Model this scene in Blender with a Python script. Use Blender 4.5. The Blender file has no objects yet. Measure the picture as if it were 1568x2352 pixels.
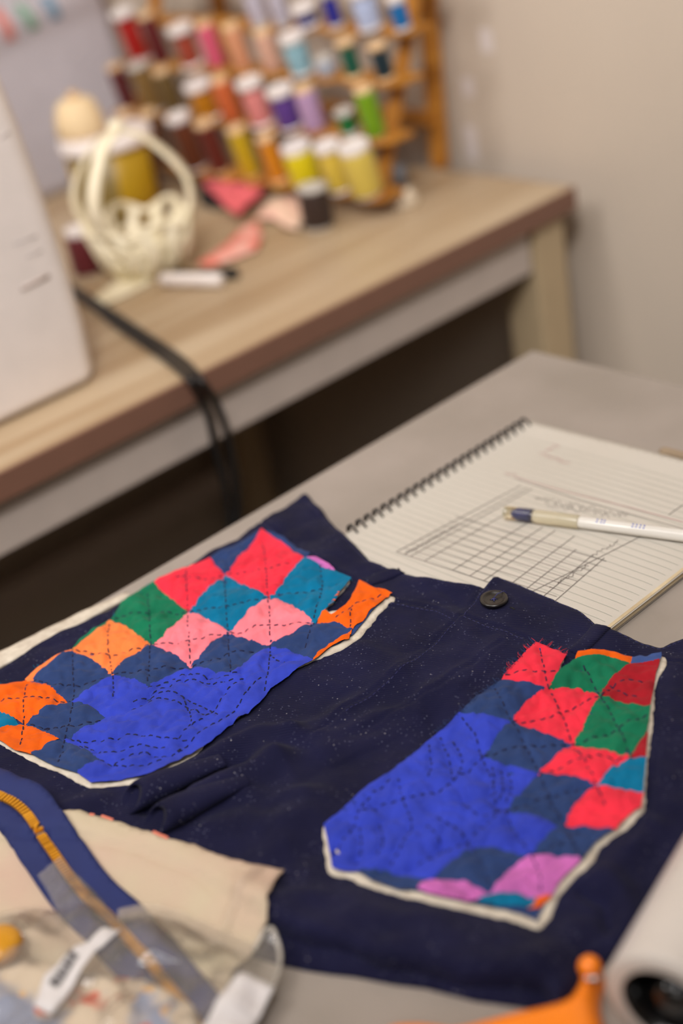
import bpy, bmesh, math, random
import numpy as np
from mathutils import Vector, Matrix, noise
from mathutils.geometry import delaunay_2d_cdt
random.seed(7)
sc = bpy.context.scene
# ------------------------------------------------------------------ camera
F = 3267.0                                   # focal length in pixels of the 1568x2352 frame (50 mm lens)
AX = np.array([[0.719129, -0.67585005, -0.16149363],     # camera right
               [0.43707382, 0.2592684, 0.86124698],      # camera up
               [0.54020362, 0.68993232, -0.48184379]])   # camera forward
CAM = np.array([0.0, 0.0, 1.23])
cd = bpy.data.cameras.new('camera'); cam = bpy.data.objects.new('camera', cd)
sc.collection.objects.link(cam); sc.camera = cam
cd.sensor_fit = 'VERTICAL'; cd.sensor_height = 36; cd.sensor_width = 24; cd.lens = F/2352*36
cd.clip_start = 0.02; cd.clip_end = 30
m4 = Matrix.Identity(4)
for r in range(3):
    m4[r][0] = AX[0][r]; m4[r][1] = AX[1][r]; m4[r][2] = -AX[2][r]; m4[r][3] = CAM[r]
cam.matrix_world = m4
cd.dof.use_dof = True; cd.dof.focus_distance = 0.835; cd.dof.aperture_fstop = 2.7
# ------------------------------------------------------------------ light
w = bpy.data.worlds.new('world'); sc.world = w; w.use_nodes = True
w.node_tree.nodes['Background'].inputs[0].default_value = (1.0, 0.90, 0.78, 1)
w.node_tree.nodes['Background'].inputs[1].default_value = 0.27
def area(loc, rot, sx, sy, power, col=(1, .97, .955)):
    l = bpy.data.lights.new('area_light', 'AREA'); l.shape = 'RECTANGLE'; l.size = sx; l.size_y = sy
    l.energy = power; l.color = col
    o = bpy.data.objects.new('area_light', l); sc.collection.objects.link(o); o.location = loc; o.rotation_euler = rot
    return o
area((-1.25, -1.25, 2.62), (math.radians(30), math.radians(-22), 0), 1.6, 0.8, 22)
area((-0.75, 1.15, 2.4), (math.radians(-14), math.radians(-34), 0), 0.7, 0.3, 15)
def aim(loc, target): return (Vector(target)-Vector(loc)).to_track_quat('-Z', 'Y').to_euler()
area((-0.35, 0.62, 2.5), aim((-0.35, 0.62, 2.5), (1.1, 2.0, 1.4)), 1.2, 0.5, 20)  # added fill light, brightens the rack, machine and wall
sp = bpy.data.lights.new('background_fill_spot', 'SPOT'); sp.energy = 190; sp.spot_size = math.radians(84); sp.spot_blend = 1.0; sp.shadow_soft_size = .22; sp.color = (1, .97, .955)  # added spot without a known fixture, lifts the background over the foreground
so = bpy.data.objects.new('background_fill_spot', sp); sc.collection.objects.link(so); so.location = (-0.35, -0.25, 2.5); so.rotation_euler = aim((-0.35, -0.25, 2.5), (1.0, 1.75, .95))
sc.view_settings.view_transform = 'Standard'; sc.view_settings.look = 'None'
sc.view_settings.gamma = 1; sc.view_settings.exposure = -0.28
sc.view_settings.use_curve_mapping = False
# ------------------------------------------------------------------ projection helpers (pixel of the photo -> point on a real surface)
def ray(px, py):
    return AX.T @ np.array([(px-784)/F, -(py-1176)/F, 1.0])
def at(px, py, z):
    d = ray(px, py); return CAM + d*((z-CAM[2])/d[2])
def on_plane(px, py, p0, n):
    d = ray(px, py); n = np.array(n, float); return CAM + d*(np.dot(np.array(p0)-CAM, n)/np.dot(d, n))
def on_h(px, py, hf, off=0.0, it=6):
    z = TZ + .006
    for _ in range(it):
        p = at(px, py, z); z = float(hf(np.array([[p[0], p[1]]]))[0]) + off
    return at(px, py, z)
TZ = 0.74
# ------------------------------------------------------------------ materials
def lin(c):
    return tuple(((v/255)/12.92 if v/255 <= .04045 else ((v/255+.055)/1.055)**2.4) for v in c)
MATS = {}
def mat(name, rgb, rough=.6, var=None, vscale=40, bump=None, bscale=200, bstr=.2, metal=0, sheen=0, spec=.5, trans=0, alpha=1, ior=1.45, stretch=None, emit=None, coat=0):
    m = bpy.data.materials.new(name); m.use_nodes = True; nt = m.node_tree; N = nt.nodes; L = nt.links
    b = N['Principled BSDF']; c = lin(rgb)
    b.inputs['Base Color'].default_value = (*c, 1); b.inputs['Roughness'].default_value = rough
    b.inputs['Metallic'].default_value = metal; b.inputs['Specular IOR Level'].default_value = spec
    b.inputs['Transmission Weight'].default_value = trans; b.inputs['IOR'].default_value = ior
    b.inputs['Alpha'].default_value = alpha; b.inputs['Coat Weight'].default_value = coat
    if sheen: b.inputs['Sheen Weight'].default_value = sheen; b.inputs['Sheen Roughness'].default_value = .5
    tc = N.new('ShaderNodeTexCoord'); src = tc.outputs['Object']
    if stretch:
        mp = N.new('ShaderNodeMapping'); L.new(src, mp.inputs[0]); mp.inputs['Scale'].default_value = stretch; src = mp.outputs[0]
    n = N.new('ShaderNodeTexNoise'); n.inputs['Scale'].default_value = vscale; n.inputs['Detail'].default_value = 5
    L.new(src, n.inputs['Vector'])
    cr = N.new('ShaderNodeValToRGB'); L.new(n.outputs[0], cr.inputs[0]); L.new(cr.outputs[0], b.inputs['Base Color'])
    v = var if var else tuple(max(0, x*.975) for x in rgb)
    cr.color_ramp.elements[0].position = .32; cr.color_ramp.elements[0].color = (*lin(v), 1)
    cr.color_ramp.elements[1].position = .68; cr.color_ramp.elements[1].color = (*c, 1)
    if bump:
        bp = N.new('ShaderNodeBump'); bp.inputs['Strength'].default_value = bstr; bp.inputs['Distance'].default_value = .001
        if bump == 'noise':
            t = N.new('ShaderNodeTexNoise'); t.inputs['Detail'].default_value = 4
        else:
            t = N.new('ShaderNodeTexWave'); t.bands_direction = 'DIAGONAL'; t.inputs['Distortion'].default_value = .6; t.inputs['Detail Scale'].default_value = 3
        t.inputs['Scale'].default_value = bscale; L.new(tc.outputs['Object'], t.inputs['Vector'])
        L.new(t.outputs[0], bp.inputs['Height']); L.new(bp.outputs[0], b.inputs['Normal'])
    MATS[name] = m; return m
def speckle(m, rgb, scale, size, amount=1.0):
    """pale lint specks over a cloth"""
    nt = m.node_tree; N = nt.nodes; L = nt.links; b = N['Principled BSDF']
    tc = [x for x in N if x.type == 'TEX_COORD'][0]
    old = b.inputs['Base Color'].links[0].from_socket
    vo = N.new('ShaderNodeTexVoronoi'); vo.inputs['Scale'].default_value = scale; L.new(tc.outputs['Object'], vo.inputs['Vector'])
    lt = N.new('ShaderNodeMapRange'); lt.inputs[1].default_value = 0; lt.inputs[2].default_value = size; lt.inputs[3].default_value = amount; lt.inputs[4].default_value = 0
    L.new(vo.outputs['Distance'], lt.inputs[0])
    n = N.new('ShaderNodeTexNoise'); n.inputs['Scale'].default_value = 60; L.new(tc.outputs['Object'], n.inputs['Vector'])
    mr = N.new('ShaderNodeMapRange'); mr.inputs[1].default_value = .42; mr.inputs[2].default_value = .6; L.new(n.outputs[0], mr.inputs[0])
    mu = N.new('ShaderNodeMath'); mu.operation = 'MULTIPLY'; L.new(lt.outputs[0], mu.inputs[0]); L.new(mr.outputs[0], mu.inputs[1])
    mx = N.new('ShaderNodeMix'); mx.data_type = 'RGBA'; L.new(mu.outputs[0], mx.inputs[0]); L.new(old, mx.inputs[6]); mx.inputs[7].default_value = (*lin(rgb), 1)
    L.new(mx.outputs[2], b.inputs['Base Color'])
def film(name, tint=(235, 225, 210), dens=.16):
    m = bpy.data.materials.new(name); m.use_nodes = True; nt = m.node_tree; N = nt.nodes; L = nt.links
    for n in list(N):
        if n.type != 'OUTPUT_MATERIAL': N.remove(n)
    out = N[0]
    tr = N.new('ShaderNodeBsdfTransparent'); tr.inputs[0].default_value = (.97, .96, .94, 1)
    df = N.new('ShaderNodeBsdfDiffuse'); df.inputs[0].default_value = (*lin(tint), 1)
    gl = N.new('ShaderNodeBsdfGlossy'); gl.inputs['Roughness'].default_value = .07
    tc = N.new('ShaderNodeTexCoord'); nz = N.new('ShaderNodeTexNoise'); nz.inputs['Scale'].default_value = 45; nz.inputs['Detail'].default_value = 3
    L.new(tc.outputs['Object'], nz.inputs['Vector'])
    bp = N.new('ShaderNodeBump'); bp.inputs['Distance'].default_value = .006; bp.inputs['Strength'].default_value = .8; L.new(nz.outputs[0], bp.inputs['Height']); L.new(bp.outputs[0], gl.inputs['Normal'])
    m1 = N.new('ShaderNodeMixShader'); m1.inputs[0].default_value = dens; L.new(tr.outputs[0], m1.inputs[1]); L.new(df.outputs[0], m1.inputs[2])
    fr = N.new('ShaderNodeFresnel'); fr.inputs['IOR'].default_value = 1.5; L.new(bp.outputs[0], fr.inputs['Normal'])
    m2 = N.new('ShaderNodeMixShader'); L.new(fr.outputs[0], m2.inputs[0]); L.new(m1.outputs[0], m2.inputs[1]); L.new(gl.outputs[0], m2.inputs[2])
    L.new(m2.outputs[0], out.inputs[0]); return m
# ------------------------------------------------------------------ object helpers
def link(name, me, m=None, parent=None, smooth=True):
    o = bpy.data.objects.new(name, me); sc.collection.objects.link(o)
    if m is not None:
        for x in (m if isinstance(m, (list, tuple)) else [m]): me.materials.append(x)
    if smooth:
        for p in me.polygons: p.use_smooth = True
    if parent is not None: o.parent = parent; o.matrix_parent_inverse = Matrix.Identity(4); bpy_off(o, parent)
    return o
def bpy_off(o, parent):
    # mesh coordinates are given in world space: shift them into the parent's frame
    inv = world_of(parent).inverted()
    if o.data.users <= 1: o.data.transform(inv)
def world_of(o):
    m = o.matrix_basis.copy()
    while o.parent is not None: o = o.parent; m = o.matrix_basis @ m
    return m
def from_bm(name, bm, m, parent=None, smooth=True, local=False):
    me = bpy.data.meshes.new(name); bm.to_mesh(me); bm.free()
    o = bpy.data.objects.new(name, me); sc.collection.objects.link(o)
    for x in (m if isinstance(m, (list, tuple)) else [m]): me.materials.append(x)
    if smooth:
        for p in me.polygons: p.use_smooth = True
    if parent is not None:
        o.parent = parent
        if not local: me.transform(world_of(parent).inverted())
    return o
def tag(o, label=None, cat=None, group=None, kind=None):
    if label: o['label'] = label
    if cat: o['category'] = cat
    if group: o['group'] = group
    if kind: o['kind'] = kind
    return o
def thing(name, loc, label, cat, group=None, rz=0, ry=0):
    o = bpy.data.objects.new(name, None); sc.collection.objects.link(o); o.location = loc; o.rotation_euler = (0, ry, rz)
    o.empty_display_size = .02
    return tag(o, label, cat, group)
def box(bm, lo, hi, bev=0.0, seg=2, mi=0):
    r = bmesh.ops.create_cube(bm, size=1)['verts']
    lo = Vector(lo); hi = Vector(hi)
    for v in r: v.co = Vector(((v.co.x+.5)*(hi.x-lo.x)+lo.x, (v.co.y+.5)*(hi.y-lo.y)+lo.y, (v.co.z+.5)*(hi.z-lo.z)+lo.z))
    fs = set(f for v in r for f in v.link_faces)
    for f in fs: f.material_index = mi
    if bev: bmesh.ops.bevel(bm, geom=list(set(e for f in fs for e in f.edges)), offset=bev, segments=seg, affect='EDGES', profile=.5)
def boxo(name, lo, hi, m, parent=None, bev=.002, smooth=False):
    bm = bmesh.new(); box(bm, lo, hi, bev); return from_bm(name, bm, m, parent, smooth)
def tube(bm, pts, r, seg=8, mi=0, cap=True):
    pts = [Vector(p) for p in pts]; rs = r if isinstance(r, (list, tuple)) else [r]*len(pts)
    rings = []; up = Vector((0, 0, 1)); prev = None
    for i, p in enumerate(pts):
        t = (pts[min(i+1, len(pts)-1)]-pts[max(i-1, 0)]).normalized()
        if prev is None:
            a = t.cross(up if abs(t.z) < .9 else Vector((1, 0, 0))).normalized()
        else:
            a = (prev - t*prev.dot(t)).normalized()
        prev = a; b = t.cross(a)
        rings.append([bm.verts.new(p+(a*math.cos(2*math.pi*k/seg)+b*math.sin(2*math.pi*k/seg))*rs[i]) for k in range(seg)])
    for i in range(len(rings)-1):
        for k in range(seg):
            f = bm.faces.new((rings[i][k], rings[i][(k+1) % seg], rings[i+1][(k+1) % seg], rings[i+1][k])); f.material_index = mi
    if cap:
        for q, rg in ((0, rings[0][::-1]), (1, rings[-1])):
            f = bm.faces.new(rg); f.material_index = mi
def lathe(bm, prof, seg=24, M=None, mi=0, capped=True):
    rings = []
    for r, z in prof:
        rings.append([bm.verts.new(Vector((r*math.cos(2*math.pi*k/seg), r*math.sin(2*math.pi*k/seg), z))) for k in range(seg)])
    for i in range(len(rings)-1):
        for k in range(seg):
            f = bm.faces.new((rings[i][k], rings[i][(k+1) % seg], rings[i+1][(k+1) % seg], rings[i+1][k])); f.material_index = mi
    if capped:
        bm.faces.new(rings[0][::-1]).material_index = mi; bm.faces.new(rings[-1]).material_index = mi
    if M is not None:
        for rg in rings:
            for v in rg: v.co = M @ v.co
def smooth_line(pts, n=6, closed=False):
    P = [np.array(p, float) for p in pts]; out = []; L = len(P)
    for i in range(L if closed else L-1):
        p0 = P[(i-1) % L] if (closed or i > 0) else P[i]; p1 = P[i]; p2 = P[(i+1) % L]
        p3 = P[(i+2) % L] if (closed or i+2 < L) else p2
        for k in range(n):
            t = k/n; out.append(.5*((2*p1)+(-p0+p2)*t+(2*p0-5*p1+4*p2-p3)*t*t+(-p0+3*p1-3*p2+p3)*t**3))
    if not closed: out.append(P[-1])
    return out
def resample(poly, s, closed=True):
    out = []; n = len(poly)
    for i in range(n if closed else n-1):
        a = np.array(poly[i][:2], float); b = np.array(poly[(i+1) % n][:2], float); d = np.linalg.norm(b-a)
        k = max(1, int(round(d/s)))
        if d < 1e-7: continue
        for j in range(k): out.append(a+(b-a)*j/k)
    if not closed: out.append(np.array(poly[-1][:2], float))
    return np.array(out)
def seg_dist(P, poly, closed=True):
    poly = np.asarray(poly, float)[:, :2]
    A = poly if closed else poly[:-1]; B = np.roll(poly, -1, 0) if closed else poly[1:]
    best = np.full(len(P), 1e9)
    for a, b in zip(A, B):
        ab = b-a; l = ab@ab
        if l < 1e-14: continue
        t = np.clip(((P-a)@ab)/l, 0, 1); d = np.linalg.norm(P-(a+t[:, None]*ab), axis=1); best = np.minimum(best, d)
    return best
def inside(P, poly):
    poly = np.asarray(poly, float)[:, :2]; c = np.zeros(len(P), bool); x = P[:, 0]; y = P[:, 1]; n = len(poly)
    for i in range(n):
        x1, y1 = poly[i]; x2, y2 = poly[(i+1) % n]
        if y1 == y2: continue
        cr = ((y1 > y) != (y2 > y)) & (x < (x2-x1)*(y-y1)/(y2-y1)+x1); c ^= cr
    return c
def nz(P, s, seed=0.0):
    return np.array([noise.noise(Vector((p[0]*s, p[1]*s, seed))) for p in P])
def triangulate(poly, s):
    ring = resample(poly, s); lo = ring.min(0); hi = ring.max(0)
    xs = np.arange(lo[0], hi[0], s); ys = np.arange(lo[1], hi[1], s*.866)
    G = np.array([(x+(s/2 if j % 2 else 0), y) for j, y in enumerate(ys) for x in xs]) if len(xs) and len(ys) else np.zeros((0, 2))
    if len(G): G = G[inside(G, ring)]
    if len(G): G = G[seg_dist(G, ring) > .55*s]
    pts = [Vector(p) for p in ring]+[Vector(p) for p in G]; n = len(ring)
    v, e, f, *_ = delaunay_2d_cdt(pts, [], [list(range(n))], 2, 1e-7)
    V = np.array([(a.x, a.y) for a in v]); return V, f
def add_sheet(bm, poly, s, hf, thick=0.0, floor=None, mi=0):
    """triangulated cloth over outline poly; thick = closed thickness, floor = skirt down to that height"""
    V, fs = triangulate(poly, s); z = hf(V)
    top = [bm.verts.new((V[i, 0], V[i, 1], z[i])) for i in range(len(V))]
    faces = []
    for f in fs:
        a = V[f[1]]-V[f[0]]; b = V[f[2]]-V[f[0]]
        ids = f if a[0]*b[1]-a[1]*b[0] > 0 else f[::-1]
        try: nf = bm.faces.new([top[i] for i in ids]); nf.material_index = mi; faces.append(nf)
        except ValueError: pass
    if thick or floor is not None:
        if thick: bot = [bm.verts.new((V[i, 0], V[i, 1], z[i]-thick)) for i in range(len(V))]
        edges = {}
        for nf in faces:
            for l in nf.loops:
                k = (l.vert, l.link_loop_next.vert)
                if (k[1], k[0]) in edges: del edges[(k[1], k[0])]
                else: edges[k] = 1
        idx = {v: i for i, v in enumerate(top)}
        if thick:
            for nf in faces:
                g = bm.faces.new([bot[idx[v]] for v in reversed(nf.verts)]); g.material_index = mi
            for a, b in edges:
                g = bm.faces.new((b, a, bot[idx[a]], bot[idx[b]])); g.material_index = mi
        else:
            low = {}
            for a, b in edges:
                for v in (a, b):
                    if v not in low: low[v] = bm.verts.new((v.co.x, v.co.y, floor))
                g = bm.faces.new((b, a, low[a], low[b])); g.material_index = mi
    return faces
def sheet(name, poly, s, hf, m, parent=None, thick=0.0, floor=None):
    bm = bmesh.new(); add_sheet(bm, poly, s, hf, thick, floor)
    return from_bm(name, bm, m, parent)
def dup(root):
    r = root.copy(); sc.collection.objects.link(r)
    for ch in list(root.children):
        c = ch.copy(); sc.collection.objects.link(c); c.parent = r
        for g in list(ch.children):
            d = g.copy(); sc.collection.objects.link(d); d.parent = c
    return r
# ------------------------------------------------------------------ material set
M_wall = mat('wall_paint', (204, 190, 174), .42, var=(198, 184, 168), vscale=3, bump='noise', bscale=60, bstr=.05, spec=.4)
M_floor = mat('floor_vinyl', (92, 74, 52), .5, var=(76, 60, 42), vscale=6)
M_grey = mat('grey_laminate', (152, 142, 134), .42, var=(138, 129, 120), vscale=12, bump='noise', bscale=500, bstr=.06)
M_edge = mat('brown_edge_band', (128, 92, 76), .5)
M_metal = mat('cream_powder_coat', (196, 182, 172), .45)
M_leg = mat('cream_leg_paint', (190, 168, 134), .5)
M_wood = mat('wood_grain_laminate', (186, 166, 138), .42, var=(160, 134, 102), vscale=2.6, stretch=(1.0, 20, 4), spec=.45)
M_grain2 = M_wood
M_pine = mat('honey_wood', (192, 134, 54), .5, var=(164, 104, 36), vscale=20, stretch=(1, 1, 8))
M_white = mat('white_plastic', (232, 222, 216), .35, spec=.5)
M_cap = mat('white_spool_plastic', (228, 220, 216), .35)
M_capc = mat('wooden_spool_end', (220, 184, 140), .5)
M_capg = mat('grey_spool_plastic', (190, 184, 176), .4)
M_black = mat('black_rubber', (22, 20, 20), .45)
M_navy = mat('navy_twill', (25, 25, 53), .85, var=(17, 17, 41), vscale=26, bump='wave', bscale=260, bstr=.35, sheen=.03, spec=.12)
speckle(M_navy, (120, 122, 150), 420, .22, .6); speckle(M_navy, (190, 186, 190), 190, .09, .85)
M_nthread = mat('navy_topstitch', (50, 50, 100), .7)
M_button = mat('black_button', (26, 23, 21), .28, spec=.7)
M_paper = mat('notebook_paper', (190, 184, 174), .75, var=(185, 178, 167), vscale=8, spec=.2)
M_pageside = mat('page_block', (206, 190, 158), .8, var=(170, 150, 118), vscale=30, stretch=(1, 1, 60))
M_ink = mat('pencil_line', (92, 84, 80), .8)
M_rule = mat('printed_rule', (158, 160, 148), .8)
M_red = mat('red_ink', (168, 110, 112), .8)
M_wire = mat('black_wire', (20, 19, 19), .35, spec=.6)
M_cream = mat('cream_cotton', (188, 178, 150), .85, var=(188, 162, 144), vscale=14, bump='wave', bscale=300, bstr=.15, spec=.15)
M_batt = mat('cream_batting', (206, 196, 180), .9, var=(182, 170, 154), vscale=150, bump='noise', bscale=500, bstr=.5, spec=.1)
# ------------------------------------------------------------------ setting
WX, WY = 1.235, 1.76
def struct(name, lo, hi, m):
    return tag(boxo(name, lo, hi, m, bev=0), kind='structure')
struct('floor', (-3.2, -3.2, -.05), (WX+.1, WY+.1, 0), M_floor)
struct('wall_right', (WX, -3.2, 0), (WX+.1, WY+.1, 2.7), M_wall)
struct('wall_back', (-3.2, WY, 0), (WX, WY+.1, 2.7), M_wall)
struct('wall_left', (-3.3, -3.2, 0), (-3.2, WY+.1, 2.7), M_wall)
struct('wall_front', (-3.3, -3.3, 0), (WX+.1, -3.2, 2.7), M_wall)
struct('ceiling', (-3.3, -3.3, 2.7), (WX+.1, WY+.1, 2.8), mat('ceiling_paint', (226, 220, 210), .8))
# ------------------------------------------------------------------ grey table
gt = thing('work_table', (0.1, .38, 0), 'grey laminate work table in the foreground under the navy shorts', 'table')
CX, CY = .830, .7605
bm = bmesh.new(); box(bm, (-.75, -.02, TZ-.026), (CX, CY, TZ), .0022, 3)
from_bm('tabletop', bm, M_grey, gt, False)
for x in (-.70, CX-.09):
    for y in (.03, CY-.09): boxo('leg', (x, y, 0), (x+.04, y+.04, TZ-.026), M_metal, gt)
# ------------------------------------------------------------------ sewing table (wood)
SX0, SX1, SY0, SY1 = -.35, 1.195, 1.006, 1.74
st = thing('sewing_table', (.5, 1.4, 0), 'wood-grain sewing table with brown edge and cream metal frame against the wall', 'table')
bm = bmesh.new(); box(bm, (SX0, SY0+.002, TZ-.026), (SX1-.002, SY1, TZ), .001, 2); from_bm('tabletop', bm, M_wood, st, False)
bm = bmesh.new(); box(bm, (SX0, SY0-.001, TZ-.026), (SX1, SY0+.002, TZ-.0006), .0008); box(bm, (SX1-.002, SY0, TZ-.026), (SX1+.001, SY1, TZ-.0006), .0008)
from_bm('edge_band', bm, M_edge, st, False)
boxo('apron', (SX0+.03, SY0+.012, TZ-.078), (SX1-.07, SY0+.032, TZ-.026), M_metal, st)
boxo('apron', (SX0+.03, SY1-.05, TZ-.078), (SX1-.07, SY1-.03, TZ-.026), M_metal, st)
for x in (SX0+.02, SX1-.068): boxo('side_rail', (x+.01, SY0+.03, TZ-.078), (x+.035, SY1-.05, TZ-.026), M_metal, st)
for x, y in ((SX0+.02, SY0+.008), (SX0+.02, SY1-.07), (SX1-.066, SY0+.008), (SX1-.066, SY1-.07)):
    boxo('leg', (x, y, 0), (x+.052, y+.052, TZ-.026), M_leg, st, .004)
boxo('foot_rail', (SX0+.06, SY1-.052, .20), (SX1-.06, SY1-.022, .24), M_metal, st)
# ------------------------------------------------------------------ notebook
NX0, NX1, NY0, NY1, NH = .425, .716, .450, .668, .0062
def page_h(P):
    u = (P[:, 0]-NX0)/(NX1-NX0); v = (P[:, 1]-NY0)/(NY1-NY0)
    return TZ+NH+.0012*np.sin(v*5.0)*np.clip(u, 0, 1)**3 + .0022*np.clip((u-.85)/.15, 0, 1)**2*(v < 2)*(.4+.6*np.sin(v*3.1)) - .0015*np.clip((.06-v)/.06, 0, 1)**2
nb = thing('notebook', (.57, .56, TZ), 'open spiral-bound lined notebook with a hand-drawn grid, partly under the shorts', 'notebook')
corner_pts = [(NX0, NY1), (NX0, NY0), (NX1-.004, NY0), (NX1, NY0+.004), (NX1+.001, NY1-.0)]
sheet('page', [np.array(p) for p in corner_pts], .004, page_h, M_paper, nb, thick=.0004)
bm = bmesh.new(); box(bm, (NX0, NY0+.0006, TZ+.0008), (NX1-.002, NY1-.004, TZ+NH-.0009), .0004); from_bm('page_block', bm, M_pageside, nb, False)
boxo('cover', (NX0, NY0, TZ+.0001), (NX1, NY1-.002, TZ+.0008), mat('grey_cover', (120, 112, 104), .6), nb, 0)
# rings
bm = bmesh.new(); x = NX1-.006
while x > .525:
    R = .0052
    pts = [(x+.0012*math.sin(a*.5), NY1-.0035+R*math.sin(a)+.002, TZ+.0052+R*math.cos(a)) for a in [i*2*math.pi/18 for i in range(19)]]
    tube(bm, pts, .00078, 6, cap=False)
    for dx in (.0016,): tube(bm, [(p[0]+dx, p[1], p[2]) for p in pts[:13]], .00078, 6)
    x -= .0083
from_bm('spiral_binding', bm, M_wire, nb)
# drawn lines lie on the page as thin ink strips
def on_page(px, py): return on_h(px, py, page_h)
def strip_on(bm, pts, wd, hf, lift=.00015, n=10):
    P = []
    for i in range(len(pts)-1):
        for k in range(n): P.append(np.array(pts[i][:2])+(np.array(pts[i+1][:2])-np.array(pts[i][:2]))*k/n)
    P.append(np.array(pts[-1][:2])); P = np.array(P); z = hf(P)+lift
    D = np.gradient(P, axis=0); D /= np.linalg.norm(D, axis=1)[:, None]+1e-12; Nn = np.stack([-D[:, 1], D[:, 0]], 1)*wd/2
    a = [bm.verts.new((*(P[i]+Nn[i]), z[i])) for i in range(len(P))]; b = [bm.verts.new((*(P[i]-Nn[i]), z[i])) for i in range(len(P))]
    for i in range(len(P)-1): bm.faces.new((b[i], b[i+1], a[i+1], a[i]))
bm = bmesh.new(); x = NX1-.022
while x > NX0+.01:
    strip_on(bm, [(x, NY0+.006), (x+.0005, NY1-.012)], .0004, page_h, n=40); x -= .0066
from_bm('ruled_lines', bm, M_rule, nb)
bm = bmesh.new()
def pl(*pp, wd=.0005): strip_on(bm, [on_page(*p) for p in pp], wd, page_h, .0003)
# long lines of the drawn grid, then its cross lines
pl((910, 1268), (1104, 1332), (1270, 1385)); pl((1046, 1187), (1200, 1232), (1392, 1290)); pl((1185, 1100), (1330, 1150), (1568, 1215), wd=.0004)
A0, A1 = np.array((910, 1268)), np.array((1270, 1385)); B0, B1 = np.array((1046, 1187)), np.array((1396, 1291))
for t in (0, .052, .09, .18, .36, .47, .56, .70, .80, .92, 1.0):
    a = A0+(A1-A0)*t; b = B0+(B1-B0)*(t*.93+.03); e = b+(b-a)*(.95 if t < .1 else .28 if t < .8 else .05)
    pl(a, b); pl(b, e)
for k in range(1, 8):
    t = k/8; a = A0+(B0-A0)*t; b = A1+(B1-A1)*t; pl(a, a+(b-a)*(.98), wd=.00035)
pl((1205, 1368), (1480, 1228), wd=.0005); pl((1535, 1183), (1568, 1160))
from_bm('drawn_grid', bm, M_ink, nb)
bm = bmesh.new()
def scribble(p0, p1, n, amp, wd=.0004):
    p0 = np.array(p0, float); p1 = np.array(p1, float); d = (p1-p0); nn = np.array((-d[1], d[0]))/np.linalg.norm(d)
    pts = [p0+d*i/n+nn*random.uniform(-amp, amp) for i in range(n+1)]
    strip_on(bm, [on_page(*p) for p in pts], wd, page_h, .00035, n=3)
bm.free()
for a_ in (((1225, 1146), (1440, 1184), 54, 8, .0003), ((1250, 1158), (1400, 1186), 36, 6, .0003), ((1358, 1278), (1422, 1243), 34, 4, .0003), ((930, 1275), (1050, 1205), 40, 4), ((1262, 1352), (1350, 1298), 34, 4)):
    bm = bmesh.new(); scribble(*a_); from_bm('handwriting', bm, M_ink, nb)
bm = bmesh.new()
scribble((1238, 1040), (1308, 1066), 24, 3, .0005); scribble((1252, 1034), (1272, 1030), 8, 3, .0005); scribble((1268, 1022), (1284, 1028), 8, 3); scribble((1160, 1086), (1184, 1094), 8, 4)
pl2 = [on_page(1180, 1096), on_page(1300, 1130), on_page(1440, 1165), on_page(1568, 1200)]
strip_on(bm, pl2, .0005, page_h, .0003)
from_bm('red_handwriting', bm, M_red, nb)
# ------------------------------------------------------------------ the shorts: height of the cloth
def sstep(x, a, b):
    t = np.clip((x-a)/(b-a), 0, 1); return t*t*(3-2*t)
HEM = [(560, 2070), (640, 2112), (700, 2137), (800, 2154), (866, 2187), (949, 2193), (1060, 2229), (1170, 2229), (1242, 2243), (1272, 2284)]
HEMW = np.array([at(x, y, TZ+.009)[:2] for x, y in HEM])
def hb(P):
    """broad height of the cloth: two layers, lifted where the notebook lies below"""
    d = np.minimum(np.minimum(P[:, 0]-(NX0-.004), NX1-P[:, 0]), np.minimum(P[:, 1]-(NY0-.004), NY1-P[:, 1]))
    s = sstep(d, -.02, .004)
    dh = seg_dist(P, HEMW, closed=False)
    return TZ+.0052+.0062*s+.0090*np.exp(-(dh/.016)**2)
def S(px, py, off=0.0): return on_h(px, py, hb, off)
def SW(pts): return np.array([S(*p)[:2] for p in pts])
OUT = [(705, 1129), (722, 1145), (760, 1190), (800, 1230), (850, 1275), (890, 1296), (930, 1308), (1000, 1325), (1060, 1333), (1108, 1342), (1124, 1330), (1140, 1320), (1200, 1337), (1270, 1364),
       (1330, 1394), (1372, 1424), (1408, 1436), (1450, 1455), (1490, 1468), (1518, 1474), (1568, 1456), (1700, 1420), (1760, 1500), (1800, 1760), (1700, 1930), (1560, 2060), (1440, 2160), (1370, 2215), (1310, 2262),
       (1272, 2284), (1242, 2243), (1170, 2229), (1060, 2229), (949, 2193), (866, 2187), (800, 2154), (700, 2137), (640, 2112), (560, 2070), (450, 2010), (330, 1960), (200, 1930), (60, 1930), (-80, 1900), (-160, 1800),
       (-160, 1650), (-60, 1552), (0, 1522), (70, 1482), (140, 1446), (220, 1404), (300, 1362), (380, 1318), (450, 1277), (500, 1250), (540, 1228), (566, 1208), (596, 1192), (650, 1160), (690, 1132)]
OUTW = SW(OUT)
RIDGE = []          # (world polyline, height, width)
def ridge(pts, h, wd):
    if abs(h) < 3: h, wd = h*1.7, wd*.72
    RIDGE.append((SW(pts), h*.001, wd*.001))
ridge([(330, 1816), (380, 1794), (430, 1770), (520, 1722), (600, 1690), (668, 1690)], 6.5, 7)
ridge([(384, 1870), (420, 1852), (480, 1815), (560, 1780), (640, 1752)], 6.5, 9)
ridge([(340, 1856), (390, 1832), (470, 1790), (550, 1748)], -4, 5)
ridge([(668, 1692), (760, 1650), (840, 1600), (930, 1540)], 1.8, 9)
ridge([(690, 1700), (790, 1690), (870, 1650), (960, 1640)], 1.8, 8)
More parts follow.
